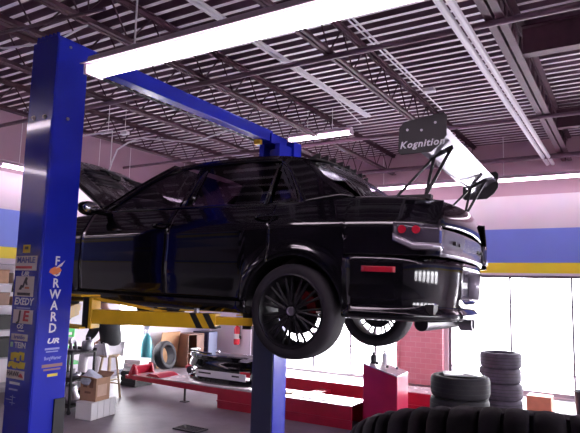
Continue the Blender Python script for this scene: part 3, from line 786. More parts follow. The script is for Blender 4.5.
# mirrors
for s in (-1, 1):
    mb = MB(); mb.sphere((-1.955, s*.955, .745), (.070,.110,.062), 18, 10).cyl((-1.90, s*.76,.725),(-1.945,s*.90,.730),.026,10)
    m_ = mb.build('wing_mirror', M['paint'], sides[s][0])
    MB().box((-1.925, s*.975, .785), (.012,.17,.09)).build('mirror_glass', M['chrome'], m_, bevel=.02) if False else None
    MB().sphere((-1.922, s*.955, .745), (.045,.094,.050), 16, 8).build('mirror_face', M['chrome'], sides[s][0])
# hood, hinged at the cowl and standing open
HL = 1.18; ha = R(32)
Th = Matrix.Translation((-2.03,0,.785)) @ Matrix.Rotation(ha, 4, 'Y')     # local -x runs to the hood's front edge
def hp(u, v):   # u 0..1 hinge -> front, v -1..1
    w = .735-.13*u**2
    x = -HL*u*(1-.10*(v*v))+ (-.02)*(1-v*v)*u
    z = .05*(1-v*v)*(1-.3*u) - .05*u**3 + .012*math.exp(-((abs(v)-.62)/.12)**2)
    return Th @ Vector((x, w*v, z))
mb = MB(); mb.grid([[hp(u, v) for v in frange(-1,1,25)] for u in frange(0,1,18)])
hood = mb.build('hood', M['carbon'], car, solid=.022, angle=40, soff=-1)
# hood vents and scoop, set in the skin
def vent(u0, u1, v0, v1):
    mb = MB()
    n = 4
    for k in range(n):
        a = u0+(u1-u0)*k/n; b = a+(u1-u0)/n*.65
        P = [[hp(uu, v)+Th.to_3x3()@Vector((0,0,zz)) for v in frange(v0,v1,6)] for uu, zz in ((a,.004),(b,.022))]
        mb.grid(P)
    return mb.build('hood_vent', M['darkmetal'], hood, solid=.006)
vent(.42,.74,-.66,-.18); vent(.42,.74,.18,.66)
MB().grid([[hp(u, v)+Th.to_3x3()@Vector((0,0,z)) for v in frange(-.09,.09,5)] for u, z in ((.86,.004),(.80,.03),(.68,.03),(.66,.004))]).build('hood_scoop', M['trimblk'], hood, solid=.006)
MB().cyl((-2.95,.55,.60), Th@Vector((-.86,.52,-.03)), .008, 8).build('hood_prop', M['darkmetal'], car)
# engine bay, underbody, interior
mb = MB().bb(-3.05,-2.15,-.36,.36,.05,.56).bb(-2.85,-2.45,-.30,.30,.56,.63)
for k in range(4): mb.cyl((-2.75+.1*k,-.2,.63),(-2.75+.1*k,.25,.63),.035,10)
mb.build('engine', M['darkmetal'], car, bevel=.01)
mb = MB().bb(-3.20,-3.10,-.62,.62,.02,.50); mb.build('radiator', M['black'], car, bevel=.01)
mb = MB()
mb.bb(-3.1,.80,-.595,.595,.0,.07).bb(-2.22,-.42,-.80,.80,.0,.06).bb(-2.16,-2.10,-.72,.72,.06,.74).bb(.38,.92,-.70,.70,.03,.09)
mb.bb(-.42,-.36,-.595,.595,.07,.55).bb(-.36,.40,-.595,.595,.50,.55).bb(-2.22,-2.16,-.80,.80,.0,.3)
mb.build('underbody', M['black'], car)
mb = MB().bb(-2.10,-1.72,-.72,.72,.55,.73); mb.build('dashboard', M['black'], car, bevel=.04)
for y in (-.36, .36):
    mb = MB()
    mb.prism([(-1.50,.15),(-1.0,.12),(-1.0,.28),(-1.5,.33)], y-.24, y+.24, 'Y')
    mb.prism([(-1.06,.25),(-.92,.25),(-.72,.78),(-.80,.82)], y-.23, y+.23, 'Y')
    mb.prism([(-.80,.80),(-.72,.78),(-.66,.98),(-.72,1.0)], y-.13, y+.13, 'Y')
    mb.build('front_seat', M['seat'], car, bevel=.03)
mb = MB().bb(-.55,-.10,-.60,.60,.2,.36).prism([(-.12,.34),(.0,.34),(.14,.76),(.04,.78)], -.60, .60, 'Y'); mb.build('rear_seat', M['seat'], car, bevel=.03)
tor = MB().lathe([(.17+.014*math.cos(2*PI*k/8), .014*math.sin(2*PI*k/8)) for k in range(8)], 28, 0, Matrix.Translation((-1.62,-.36,.68)) @ Matrix.Rotation(R(-65),4,'Y'), True)
tor.cyl((-1.62,-.36,.68),(-1.80,-.36,.60),.03,10).box((-1.62,-.36,.68),(.03,.30,.05)).build('steering_wheel', M['black'], car)
# rear wing
wing = MB()
wt = [(-.095,0),(-.06,.020),(.01,.028),(.08,.020),(.13,.002),(.08,.006),(.01,.004),(-.06,-.008)]
Tw = Matrix.Translation((.915,0,1.105)) @ Matrix.Rotation(R(-33),4,'Y')
wing.prism(wt, -.875, .875, 'Y', 0, Tw)
wg = wing.build('rear_wing', M['blade'], car, angle=50); wg['label'] = 'large glossy rear wing on struts'
for s in (-1, 1):
    pl = [(.730,1.035),(.735,1.185),(.765,1.225),(1.015,1.262),(1.034,1.240),(1.034,1.115),(1.0,1.065),(.94,1.020),(.75,1.015)]
    o = MB().prism(pl, s*.875, s*.885, 'Y').build('end_plate', [M['trimblk']], wg, bevel=.002)
    # bolts
    for bx, bz, br in ((.79,1.17,.008),(.88,1.16,.008),(.965,1.20,.008),(.85,1.075,.007)):
        MB().cyl((bx,s*.885,bz),(bx,s*.889,bz),br,10).build('plate_bolt', M['steel'], wg)
mb = MB(); text_mb(mb, 'Kognition', .062, Matrix.Translation((.882,-.8862,1.075)) @ TY @ Matrix.Rotation(R(2.0),4,'Z'), 0, .002, .0014, 1.02, .25, 1.12)
lt = mb.build('lettering', M['white_ink'], wg, recalc=False); lt['label'] = 'white Kognition lettering on the end plate'
for s in (-1, 1):
    y = s*.56
    mb = MB()
    for a, b in (((.60,tz(.6)),(.87,1.065)), ((.80,tz(.8)),(.98,1.11))):
        mb.prism([(a[0]-.012,a[1]),(a[0]+.012,a[1]),(b[0]+.012,b[1]),(b[0]-.012,b[1])], y-.006, y+.006, 'Y')
    mb.prism([(.85,1.045),(1.0,1.110),(.99,1.14),(.84,1.075)], y-.006, y+.006, 'Y')
    mb.prism([(.80,tz(.8)),(.82,tz(.8)),(.88,1.06),(.86,1.06)], y-.006, y+.006, 'Y')
    mb.bb(.55,.86,y-.03,y+.03,tz(.6)-.004,tz(.6)+.022)
    mb.build('wing_strut', M['trimblk'], wg, bevel=.002)
# wheels
def wheel_proto():
    # local: axis Y, outer face toward -Y, origin at hub centre
    mb = MB(); ro = .250
    mb.lathe([(ro,-.100),(ro+.006,-.112),(ro-.008,-.118),(ro-.022,-.100),(ro-.030,-.03),(ro-.040,.05),(ro-.03,.11),(ro+.004,.115),(ro+.004,.105),(ro-.012,.09)], 48, 0, None, True, 'Y')
    for k in range(11):
        for d in (-.075, .075):
            a = 2*PI*k/11; 
            p0 = (.045*math.cos(a), -.085, .045*math.sin(a)); p1 = ((ro-.010)*math.cos(a+d*1.6), -.088, (ro-.010)*math.sin(a+d*1.6))
            mb.cone(p0, p1, .011, .009, 6)
    mb.cone((0,-.09,0),(0,-.03,0),.062,.075,20)
    w = mb.build('wheel', M['rim'], None, angle=40)
    MB().lathe([(.030,-.090),(.030,-.103),(.022,-.106),(.020,-.100)], 24, 0, None, False, 'Y').build('centre_cap', M['steel'], w)
    mb = MB()
    for k in range(5):
        a = 2*PI*k/5+.3; mb.cyl((.050*math.cos(a),-.088,.050*math.sin(a)),(.050*math.cos(a),-.104,.050*math.sin(a)),.009,6)
    mb.build('lug_nut', M['darkmetal'], w)
    tp = [(.244,-.098),(.252,-.114),(.270,-.121),(.290,-.118),(.308,-.108),(.318,-.092),(.3215,-.06),(.3225,-.0),(.3215,.06),(.318,.092),(.308,.108),(.290,.118),(.270,.121),(.252,.114),(.244,.098)]
    tm = MB().lathe(tp, 64, 0, None, True, 'Y')
    tm.build('tyre', M['tyre'], w, angle=30)
    MB().lathe([(.155,-.0),(.155,.022),(.05,.022),(.05,0)], 40, 0, None, True, 'Y').build('brake_disc', M['darkmetal'], w)
    mb = MB(); n = 8
    vs = []
    poly = [(.165*math.cos(a), .165*math.sin(a)) for a in frange(R(-2),R(62),n)]+[(.098*math.cos(a), .098*math.sin(a)) for a in frange(R(62),R(-2),n)]
    mb.prism(poly, -.045, .05, 'Y'); mb.build('brake_caliper', M['caliper'], w, bevel=.005)
    return w
wp = wheel_proto(); first = True
for ax in AX:
    for s in (-1, 1):
        w = wp if first else copy_tree(wp); first = False
        w.parent = car; w.location = (ax, s*.765, 0)
        w.rotation_euler = (0, 0, 0 if s < 0 else PI)

# ------------------------------------------------------------------ alignment rack on the floor behind
rack = thing('alignment_rack', 'low red drive-on alignment rack lying across the shop floor behind the lift', 'ramp', (-5.2, 8.2, 0))
RO = Vector((-5.2, 8.2, 0))
for (y0, y1, nm) in ((7.2, 7.75, 'near'), (8.75, 9.3, 'far')):
    xr = -3.33 if nm == 'near' else -2.2
    mb = MB()
    mb.prism([(-7.45,.235),(-5.6,.20),(-5.6,0),(xr,0),(xr,.30),(-7.45,.30)], y0, y0+.04, 'Y')
    mb.prism([(-7.45,.235),(-5.6,.20),(-5.6,0),(xr,0),(xr,.30),(-7.45,.30)], y1-.04, y1, 'Y')
    mb.bb(-5.6,-5.56,y0+.04,y1-.04,0,.2).bb(-5.6,xr,y0-.02,y0,.10,.125)
    mb.build('runway', M['red'], rack, RO, bevel=.004)
    MB().bb(-7.45, xr, y0+.002, y1-.002, .30, .312).build('runway_plate', M['plate'], rack, RO)
    MB().cyl((-6.3,y0+.05,0),(-6.3,y0+.05,.21),.018,10).bb(-6.36,-6.24,y0+.0,y0+.1,0,.012).build('leg', M['darkmetal'], rack, RO)
    mb = MB()
    mb.prism([(-7.62,.30),(-7.40,.30),(-7.46,.46),(-7.52,.48)], y0+.06, y0+.10, 'Y').prism([(-7.62,.30),(-7.40,.30),(-7.46,.46),(-7.52,.48)], y1-.10, y1-.06, 'Y')
    mb.box((-7.50,(y0+y1)/2,.38), (.02,y1-y0-.08,.16), 0, (0,R(20),0)).bb(-7.62,-7.44,y0,y1,.24,.30)
    mb.prism([(-7.2,.313),(-6.85,.313),(-6.95,.36),(-7.1,.36)], y0+.05, y1-.05, 'Y')
    mb.build('wheel_stop', M['red'], rack, RO, bevel=.004)
MB().bb(-4.6,-4.4,7.75,8.75,.05,.2).build('cross_tube', M['red'], rack, RO, bevel=.004)
# cardboard, papers on the runways
o = MB().box((-4.58,7.50,.319),(.30,.24,.012),0,(0,0,R(18))).build('cardboard_sheet', M['tan'], None, (-4.58,7.50,.312)); tag(o, 'small tan cardboard sheet lying on the red rack right of the far post', 'cardboard')
o = MB().box((-3.95,7.40,.317),(.50,.20,.008),0,(0,0,R(-4))).build('paper_sheet', M['whitepl'], None, (-3.95,7.40,.312)); tag(o, 'white sheet lying on the red rack right of the tan cardboard', 'paper')

# removed front bumper on the near runway
fb = thing('front_bumper', 'removed black car front bumper with a silver grille bar resting on the red rack', 'car bumper', (-5.74, 7.47, .312))
FBP = [(-.84,.42),(-.80,.20),(-.72,.06),(-.58,-.06),(-.40,-.13),(-.2,-.165),(0,-.175)]
path2 = FBP+[(-x,y) for x,y in FBP[::-1][1:]]
prf = [(.46,.03),(.44,-.01),(.40,-.015),(.385,.02),(.36,.02),(.33,-.005),(.25,-.02),(.235,.03),(.11,.03),(.095,-.02),(.05,-.03),(.012,-.01)]
P = [[(x*(1-o*.3), y+o*1.0, z) for z, o in prf] for x, y in path2]
P = [[(x, y*1.0-.0+o2, z) for (x, y, z), o2 in zip(row, [0]*len(row))] for row in P]
def skipf(i, j): return 7 <= j <= 7 and 3 <= i <= 8
MB().grid(P, 0, None, skipf).build('bumper_skin', M['paint'], fb, solid=.010, angle=40)
MB().bb(-.42,.42,-.10,-.085,.10,.24).build('grille_mesh', M['black'], fb)
MB().bb(-.36,.62,-.215,-.195,.115,.225).build('number_plate_bracket', M['whitepl'], fb, bevel=.006)
for x0, x1 in ((-.30,-.05),(.36,.50)): MB().bb(x0,x1,-.217,-.2155,.168,.192).build('plate_print', M['dark_ink'], fb)
for x in (-.62,.66): MB().cyl((x,-.04,.17),(x+.0,-.075,.17),.055,18).build('fog_lamp', M['lens'], fb)
mb = MB(); mb.tube([(-.10,.02,.50),(-.06,-.06,.44),(.02,-.10,.41),(.56,-.10,.41),(.66,-.06,.45),(.70,.02,.52)], .028, 10).prism([(-.06,.43),(.62,.43),(.66,.50),(-.10,.50)], -.06, -.045, 'Y'); gb = mb.build('grille_bar', M['silver'], fb); gb['label'] = 'silver bar across the top of the bumper'
MB().tube([(-.84,.42,.46),(-.80,.20,.47),(-.72,.06,.48),(-.45,-.02,.465),(-.2,-.03,.46)], .016, 8).build('bumper_lip', M['paint'], fb)

# control console
con = thing('control_console', 'dark red control console standing at the right end of the red rack', 'console', (-3.04, 7.78, 0), R(4))
mb = MB(); mb.prism([(-.27,0),(.22,0),(.22,.70),(-.27,.84)], -.27, .27, 'Y'); mb.build('cabinet', M['pinkred'], con, bevel=.006)
MB().prism([(-.27,.842),(.22,.702),(.22,.716),(-.27,.856)], -.275, .275, 'Y').build('top_panel', M['plate'], con, bevel=.003)
mb = MB()
for x, y in ((-.12,-.1),(.02,-.08),(.12,.05)): mb.cyl((x,y,.80-.28*x-.0),(x,y,.83-.28*x),.018,12)
mb.build('control_knob', M['black'], con)
def stand_on_console(x): return .856-(x+.27)/.49*.14
def bottle(name, loc, r, h, m, label, cat):
    t = MB().lathe([(r,0),(r,h*.62),(r*.8,h*.72),(r*.38,h*.80),(r*.38,h*.88)], 18).build(name, m); t.location = loc
    tag(t, label, cat); MB().cyl((0,0,h*.88),(0,0,h),r*.42,14).build('cap', M['black'], t); return t
bottle('spray_bottle', (-3.22,7.70,.835), .045, .16, M['darkmetal'], 'small dark bottle standing on the left of the red console', 'bottle')
bottle('oil_bottle', (-3.13,7.90,.812), .04, .20, M['whitepl'], 'small white bottle standing on the red console beside the dark one', 'bottle')

# ------------------------------------------------------------------ tyres in stacks
def tyre_proto(r=.32, w=.235, ri=.225, m='tyre'):
    h = w/2; t = [(ri,-h*.82),(ri+.012,-h*.96),(ri+.036,-h),(r-.030,-h*.97),(r-.012,-h*.86),(r-.002,-h*.62),(r,-h*.3),(r,h*.3),(r-.002,h*.62),(r-.012,h*.86),(r-.030,h*.97),(ri+.036,h),(ri+.012,h*.96),(ri,h*.82)]
    mb = MB().lathe(t, 48, 0, Matrix.Translation((0,0,h)), True)
    o = mb.build('tyre', M[m], angle=25)
    mb = MB()
    for z in (h-.05, h, h+.05): mb.lathe([(r+.0005,z-.004),(r+.0005,z+.004),(r-.01,z+.004),(r-.01,z-.004)], 48, 0, None, True)
    mb.build('tread_groove', M['black'], o, angle=25)
    return o
tp = tyre_proto(.315,.235,.225,'tyredust'); used_t = [0]
names_far = ['lowest dusty tyre of the tall stack in front of the far window','second tyre from the floor in the tall stack before the far window','third tyre from the floor in the tall stack before the far window','topmost dusty tyre of the tall stack in front of the far window']
z = 0
for k in range(4):
    o = tp if k == 0 else copy_tree(tp); o.location = (-1.87+[0,.012,-.012,.006][k], 9.62+[0,-.01,.01,0][k], z); z += .2355
    o.rotation_euler.z = k*.7
    tag(o, names_far[k], 'tyre', 'tyres in the tall far stack')
tq = tyre_proto(.325,.235,.225,'tyre'); z = 0
names_n = ['lowest black tyre of the nearer stack beside the console','second black tyre from the floor in the nearer stack','third black tyre from the floor in the nearer stack','topmost black tyre of the nearer stack right of the red console']
for k in range(4):
    o = tq if k == 0 else copy_tree(tq); o.location = (-1.74+[0,.01,-.01,0][k], 6.68+[0,.01,.0,0][k], z); z += .2355
    tag(o, names_n[k], 'tyre', 'tyres in the nearer stack')
# white sheet added as the sunlit bright top of the nearer stack
o = MB().box((0,0,.007),(.42,.30,.014),0,(0,0,R(20))).box((.1,-.1,.022),(.12,.06,.016),0,(0,0,R(-15))).build('white_cardboard', M['whitepl'], None); o.location = (-1.72,6.72,.9425); tag(o, 'white sheet of card lying flat on top of the nearer tyre stack', 'cardboard')
bx = MB().bb(-.18,.18,-.15,.15,0,.27).build('orange_box', M['orange'], bevel=.006); bx.location = (-1.36,10.05,0); tag(bx, 'orange box on the floor just right of the tall tyre stack', 'box')
MB().bb(-.181,.181,-.02,.02,.2705,.273).build('tape', M['cardlite'], bx)
bx2 = thing('trash_bin', 'small dark bin on the floor at the right edge in front of the far window', 'bin', (-.74,10.0,0))
MB().lathe([(.10,0),(.13,.40),(.12,.40),(.095,.02)], 20).build('bin_body', M['darkmetal'], bx2); MB().lathe([(.135,.39),(.135,.41),(.125,.41),(.125,.39)],20,0,None,True).build('rim', M['black'], bx2)

# ------------------------------------------------------------------ big tyre in the foreground on a sloped rack
ray = F + R2*((540-290)/f_px) - U2*((413-216.5)/f_px)
npnt = Vector((0,0,CH)) + ray*.70
h = Vector((ray.x, ray.y, 0)).normalized(); side = Vector((h.y,-h.x,0)); tl_ = R(26)
axis = Vector((0,0,math.cos(tl_))) + h*math.sin(tl_); inn = h*math.cos(tl_) - Vector((0,0,math.sin(tl_)))
RT, HW = .322, .118
ctr = npnt + inn*(RT-.006) - axis*(HW-.012)
rotm = Matrix((side, inn, axis)).transposed()       # columns: local x, y, z
ft = thing('tyre', 'large black tyre with chunky tread blocks in the foreground at the bottom right', 'tyre', ctr)
ft.rotation_euler = rotm.to_euler()
tp_ = [(.225,-.10),(.24,-.113),(.262,-HW),(.292,-.115),(.304,-.105),(.308,-.09),(.310,0),(.308,.09),(.304,.105),(.292,.115),(.262,HW),(.24,.113),(.225,.10)]
MB().lathe(tp_, 72, 0, None, True).build('carcass', M['tyre'], ft, angle=30)
mb = MB(); a = 0; rr = random.Random(3); pit = []
while a < 2*PI-.07:
    d = rr.choice((.086,.112,.135,.098)); pit.append((a, min(d, 2*PI-a))); a += d
for a, d in pit:
    g = .017
    for z0, z1, sh in ((.030,.1125,0),(-.1125,-.030,.04),(-.022,.022,.02)):
        n = 4; vs = []
        lo = min(abs(z0),abs(z1)) ; sgn = 1 if z1 > .05 else (-1 if z0 < -.05 else 0)
        # cross-section (z, r) with a rounded shoulder
        if sgn:
            sec = [(sgn*.030,.300),(sgn*.030,.3235),(sgn*.090,.3215),(sgn*.103,.3165),(sgn*.1125,.305),(sgn*.1125,.292)]
        else: sec = [(z0,.300),(z0,.324),(z1,.324),(z1,.300)]
        ang = [a+sh+g/2+(d-g)*t/n for t in range(n+1)]
        for q, t in enumerate(ang):
            e = .004 if q in (0, n) else 0
            for zz, r in sec:
                r2 = r-(e if r > .302 else 0); vs.append((r2*math.cos(t), r2*math.sin(t), zz))
        L = len(sec); fs = []
        for q in range(n):
            for k in range(L): fs.append((q*L+k, q*L+(k+1)%L, (q+1)*L+(k+1)%L, (q+1)*L+k))
        fs += [tuple(range(L)), tuple(n*L+k for k in range(L))]
        mb.add(vs, fs)
mb.build('tread', M['tyre'], ft, bevel=.005, angle=40)
# rack that carries it
rk = thing('tyre_rack', 'dark metal rack with sloping rails carrying the big foreground tyre', 'rack', (ctr.x, ctr.y, 0))
mb = MB(); base = ctr - axis*(HW+.018)
for s in (-.17,.17):
    p0 = base+side*s-inn*.27; p1 = base+side*s+inn*.33
    mb.tube([p0, p1], .018, 10)
    for p in (p0, p1): mb.tube([p, (p.x,p.y,0)], .016, 8)
p0 = base+inn*.34+side*-.2; p1 = base+inn*.34+side*.2
mb.tube([p0-axis*.02, p1-axis*.02], .014, 8)
for t in (.25,):
    for q in (-.27,.33):
        a = base+side*.17+inn*q; b = base-side*.17+inn*q; mb.tube([(a.x,a.y,t),(b.x,b.y,t)], .012, 8)
mb.build('frame', M['darkmetal'], rk, (ctr.x,ctr.y,0))

# ------------------------------------------------------------------ left side: stool, mechanic, boxes, cart
st = thing('stool', 'pale wooden work stool under the seated mechanic', 'stool', (-7.50, 6.72, 0))
MB().lathe([(.02,.655),(.15,.66),(.165,.672),(.165,.69),(.15,.70),(.02,.695)], 24).build('seat', M['wood'], st)
for a in (45,135,225,315):
    c, s_ = math.cos(R(a)), math.sin(R(a))
    MB().cone((.20*c,.20*s_,0),(.11*c,.11*s_,.662),.019,.021,10).build('leg', M['wood'], st)
mb = MB()
for k, zz in ((0,.22),(1,.30),(2,.22),(3,.30)):
    a0, a1 = R(45+90*k), R(135+90*k); rr_ = .20-.09*zz/.66
    mb.cyl((rr_*math.cos(a0),rr_*math.sin(a0),zz),(rr_*math.cos(a1),rr_*math.sin(a1),zz),.011,8)
mb.build('rung', M['wood'], st)

def skin_mesh(name, verts, edges, rad, m, parent, sub=2, root=0):
    me = bpy.data.meshes.new(name); me.from_pydata(verts, edges, [])
    ob = bpy.data.objects.new(name, me); COL.objects.link(ob)
    md = ob.modifiers.new('s','SKIN'); md.use_smooth_shade = True
    sv = me.skin_vertices[0].data if me.skin_vertices else None
    if sv is None:
        bm = bmesh.new(); bm.from_mesh(me); bm.verts.layers.skin.verify(); bm.to_mesh(me); bm.free(); sv = me.skin_vertices[0].data
    for k, r in enumerate(rad):
        sv[k].radius = r if isinstance(r, tuple) else (r, r); sv[k].use_root = (k == root)
    sd = ob.modifiers.new('d','SUBSURF'); sd.levels = sub; sd.render_levels = sub
    dg = bpy.context.evaluated_depsgraph_get(); dg.update()
    m2 = bpy.data.meshes.new_from_object(ob.evaluated_get(dg)); bpy.data.objects.remove(ob); bpy.data.meshes.remove(me)
    m2.name = name; m2.materials.clear(); m2.materials.append(m)
    m2.polygons.foreach_set('use_smooth', [True]*len(m2.polygons)); m2.polygons.foreach_set('material_index',[0]*len(m2.polygons))
    o = bpy.data.objects.new(name, m2); COL.objects.link(o); o.parent = parent
    return o
pr_ = thing('person', 'seated person in a dark jacket and light grey trousers hunched forward on the wooden stool', 'person', (-7.50, 6.72, 0))
# local: facing -X, seat height .70
def hand_chain(V, E, Rr, wrist, d, up, s):
    """five fingers from a palm; d forward, up back-of-hand normal, s side for the thumb"""
    d = Vector(d).normalized(); up = Vector(up).normalized(); sd = d.cross(up).normalized()*s
    w0 = wrist; palm = len(V); base = Vector(V[w0])+d*.05; V.append(tuple(base)); E.append((w0,palm)); Rr.append((.030,.016))
    for k, (o, L) in enumerate(((.028,.070),(.010,.080),(-.010,.075),(-.028,.060))):
        p = palm
        for t, dn in ((.045,.0),(.045+L*.45,-.012),(.045+L*.95,-.045)):
            V.append(tuple(base+d*t+sd*o*1.1+up*dn)); E.append((p,len(V)-1)); Rr.append(.0085); p = len(V)-1
    p = palm
    for t, o, dn in ((.0,.035,-.005),(.03,.052,-.02),(.055,.055,-.04)):
        V.append(tuple(base+d*t+sd*o+up*dn)); E.append((p,len(V)-1)); Rr.append(.010); p = len(V)-1
V = [(0.02,0,.80),(.0,0,.98),(-.05,0,1.16),(-.11,0,1.32),(-.16,0,1.41),(-.195,0,1.455)]
E_ = [(0,1),(1,2),(2,3),(3,4),(4,5)]
RR = [(.15,.12),(.14,.115),(.155,.12),(.12,.095),(.055,.055),(.055,.06)]
# head: skull, brow/nose/chin
hd = len(V); V += [(-.23,0,1.52),(-.26,0,1.58),(-.25,0,1.63)]; E_ += [(5,hd),(hd,hd+1),(hd+1,hd+2)]; RR += [(.072,.085),(.078,.095),(.06,.075)]
V += [(-.345,0,1.535)]; E_ += [(hd+1,len(V)-1)]; RR += [(.018,.02)]
V += [(-.30,0,1.475)]; E_ += [(hd,len(V)-1)]; RR += [(.035,.03)]
for s in (-1,1):
    i = len(V)
    V += [(-.11,s*.17,1.31),(-.17,s*.235,1.06),(-.38,s*.16,.92),(-.44,s*.13,.86)]
    E_ += [(3,i),(i,i+1),(i+1,i+2),(i+2,i+3)]; RR += [.065,.048,.036,.028]
    hand_chain(V, E_, RR, i+3, (-.8,-s*.25,-.35), (-.35,0,.9), -s)
    j = len(V)
    V += [(-.02,s*.10,.77),(-.45,s*.15,.69),(-.47,s*.15,.38),(-.46,s*.15,.10),(-.60,s*.16,.045)]
    E_ += [(0,j),(j,j+1),(j+1,j+2),(j+2,j+3),(j+3,j+4)]; RR += [.088,.066,.055,.042,.035]
    if s == -1: e0 = None
body = skin_mesh('body', V, E_, RR, M['skin'], pr_)
# clothing as children
V = [(0.02,0,.80),(.0,0,.98),(-.05,0,1.16),(-.11,0,1.32),(-.15,0,1.385)]; E2 = [(0,1),(1,2),(2,3),(3,4)]; RR = [(.20,.16),(.20,.16),(.21,.17),(.17,.13),(.075,.075)]
for s in (-1,1):
    i = len(V); V += [(-.11,s*.18,1.31),(-.17,s*.235,1.06),(-.36,s*.17,.93)]; E2 += [(3,i),(i,i+1),(i+1,i+2)]; RR += [.10,.085,.06]
skin_mesh('jacket', V, E2, RR, M['jacket'], pr_)
V = [(0.02,0,.815)]; E2 = []; RR = [(.165,.125)]
for s in (-1,1):
    i = len(V); V += [(-.02,s*.10,.79),(-.46,s*.15,.70),(-.48,s*.15,.38),(-.46,s*.15,.12)]; E2 += [(0,i),(i,i+1),(i+1,i+2),(i+2,i+3)]; RR += [.108,.088,.075,.068]
skin_mesh('trousers', V, E2, RR, M['trouser'], pr_)
MB().sphere((-.23,0,1.60),(.095,.088,.085),18,10).build('hair', M['hair'], pr_)
mb = MB()
for s in (-1,1): mb.sphere((-.335,s*.032,1.56),.012,10,6)
mb.build('eye', M['white_ink'], pr_)
mb = MB()
for s in (-1,1): mb.sphere((-.24,s*.088,1.535),(.02,.010,.032),10,6)
mb.build('ear', M['skin'], pr_)
mb = MB().box((-.322,0,1.488),(.012,.045,.010)); mb.build('mouth', M['red_ink'], pr_, bevel=.003)
for s in (-1,1):
    MB().sphere((-.53,s*.155,.045),(.14,.052,.045),16,8).bb(-.66,-.41,s*.155-.045,s*.155+.045,0,.02).build('shoe', M['shoe'], pr_)

# white foam block and cardboard box
fo = thing('foam_block', 'white foam packing block on the floor under the cardboard box', 'foam block', (-6.60,5.72,0), R(8))
mb = MB()
for k in range(4): mb.bb(-.14,.14,-.25+.125*k,-.25+.125*k+.122,0,.235)
mb.bb(-.13,.13,-.24,.24,.01,.225); mb.build('foam', M['foam'], fo, bevel=.008)
cb = thing('cardboard_box', 'open brown cardboard box sitting on the white foam block', 'box', (-6.62,5.70,.236), R(8))
mb = MB(); t = .008
mb.bb(-.14,.14,-.14,.14,0,t).bb(-.14,.14,-.14,-.14+t,t,.31).bb(-.14,.14,.14-t,.14,t,.31).bb(-.14,-.14+t,-.14+t,.14-t,t,.31).bb(.14-t,.14,-.14+t,.14-t,t,.31)
mb.build('carton', M['card'], cb)
MB().bb(.1402,.1412,-.11,.08,.06,.22).build('printed_panel', M['cardlite'], cb)
for k, (x0,x1,z0,z1) in enumerate(((-.06,.05,.10,.13),(-.09,-.02,.18,.30),(.02,.09,.18,.30))): MB().bb(x0,x1,-.1415,-.1405,z0,z1).build('print', M['brown'], cb)
MB().box((0,-.18,.325),(.27,.12,.008),0,(R(-20),0,0)).build('flap', M['card'], cb); MB().box((0,.18,.325),(.27,.12,.008),0,(R(35),0,0)).build('flap', M['card'], cb)
# crumpled plastic bag in the box
P = []; rb = random.Random(5)
for i in range(10):
    row = []; t = i/9
    for k in range(20):
        a_ = 2*PI*k/20; r = (.075+(.10*math.sin(PI*min(1,max(0,(t-.45)/.5))) if t > .45 else 0)+.02*t)*(1-.75*t**4)*.85*(1+.22*(rb.random()-.5))
        row.append((r*math.cos(a_)*1.0-.05*t, r*1.3*math.sin(a_)-.06*max(0,t-.6), t*.40))
    row.append(row[0]); P.append(row)
pb = MB().grid(P).build('plastic_bag', M['bag'], angle=20); pb.location = (-6.63,5.67,.246); tag(pb, 'crumpled pale grey-blue plastic bag sticking out of the cardboard box', 'bag')

# parts cart with engine pieces
ct = thing('parts_cart', 'dark metal parts cart on the floor just right of the near blue post', 'cart', (-7.22,5.72,0), R(6))
mb = MB()
for x in (-.26,.26):
    for y in (-.22,.22): MB().bb(x-.015,x+.015,y-.015,y+.015,.04,.86).build('upright', M['black'], ct, bevel=.003)
for zz in (.10,.46,.84): MB().bb(-.28,.28,-.24,.24,zz,zz+.02).bb(-.28,.28,-.24,-.23,zz+.02,zz+.06).bb(-.28,.28,.23,.24,zz+.02,zz+.06).build('shelf', M['black'], ct, bevel=.003)
for x in (-.24,.24):
    for y in (-.20,.20): MB().cyl((x,y-.012,.03),(x,y+.012,.03),.03,14).build('caster', M['black'], ct)
def engine_part(kind, loc, rz, label):
    t = thing(kind, label, kind.replace('_',' '), loc, rz)
    if kind == 'alternator':
        MB().lathe([(.03,0),(.075,.01),(.085,.04),(.085,.12),(.07,.15),(.03,.16)],18).build('housing', M['alum'], t); MB().cyl((0,0,.16),(0,0,.20),.035,14).build('pulley', M['darkmetal'], t)
    elif kind == 'turbocharger':
        tr = MB(); tr.lathe([(.075+.035*math.cos(2*PI*k/10), .04+.035*math.sin(2*PI*k/10)) for k in range(10)], 22, 0, None, True); tr.cyl((.08,.0,.04),(.08,.14,.04),.035,14)
        tr.build('housing', M['alum'], t); MB().cyl((0,0,.0),(0,0,.14),.045,16).build('inlet', M['steel'], t)
    elif kind == 'intake_manifold':
        mb = MB().cyl((-.18,0,.16),(.18,0,.16),.05,14)
        for k in range(4): mb.tube([(-.135+.09*k,.02,.16),(-.135+.09*k,.10,.14),(-.135+.09*k,.13,.05),(-.135+.09*k,.13,0)],.022,10)
        mb.build('plenum', M['alum'], t); MB().bb(-.18,.18,.09,.17,0,.015).build('flange', M['steel'], t)
    elif kind == 'gearbox_housing':
        MB().lathe([(.05,0),(.16,.01),(.165,.06),(.12,.12),(.09,.24),(.05,.26)],16).build('bell', M['alum'], t); MB().bb(-.06,.06,.10,.16,.03,.16).build('bracket', M['darkmetal'], t, bevel=.006)
    return t
engine_part('alternator', (-7.30,5.62,.481), .3, 'grey alternator on the middle shelf of the parts cart')
engine_part('turbocharger', (-7.10,5.68,.481), .8, 'turbocharger with round grey housing on the middle shelf of the cart')
engine_part('intake_manifold', (-7.28,5.62,.861), .2, 'four-runner intake manifold on top of the parts cart')
engine_part('gearbox_housing', (-7.18,5.72,.121), 0, 'round grey gearbox housing on the bottom shelf of the cart')
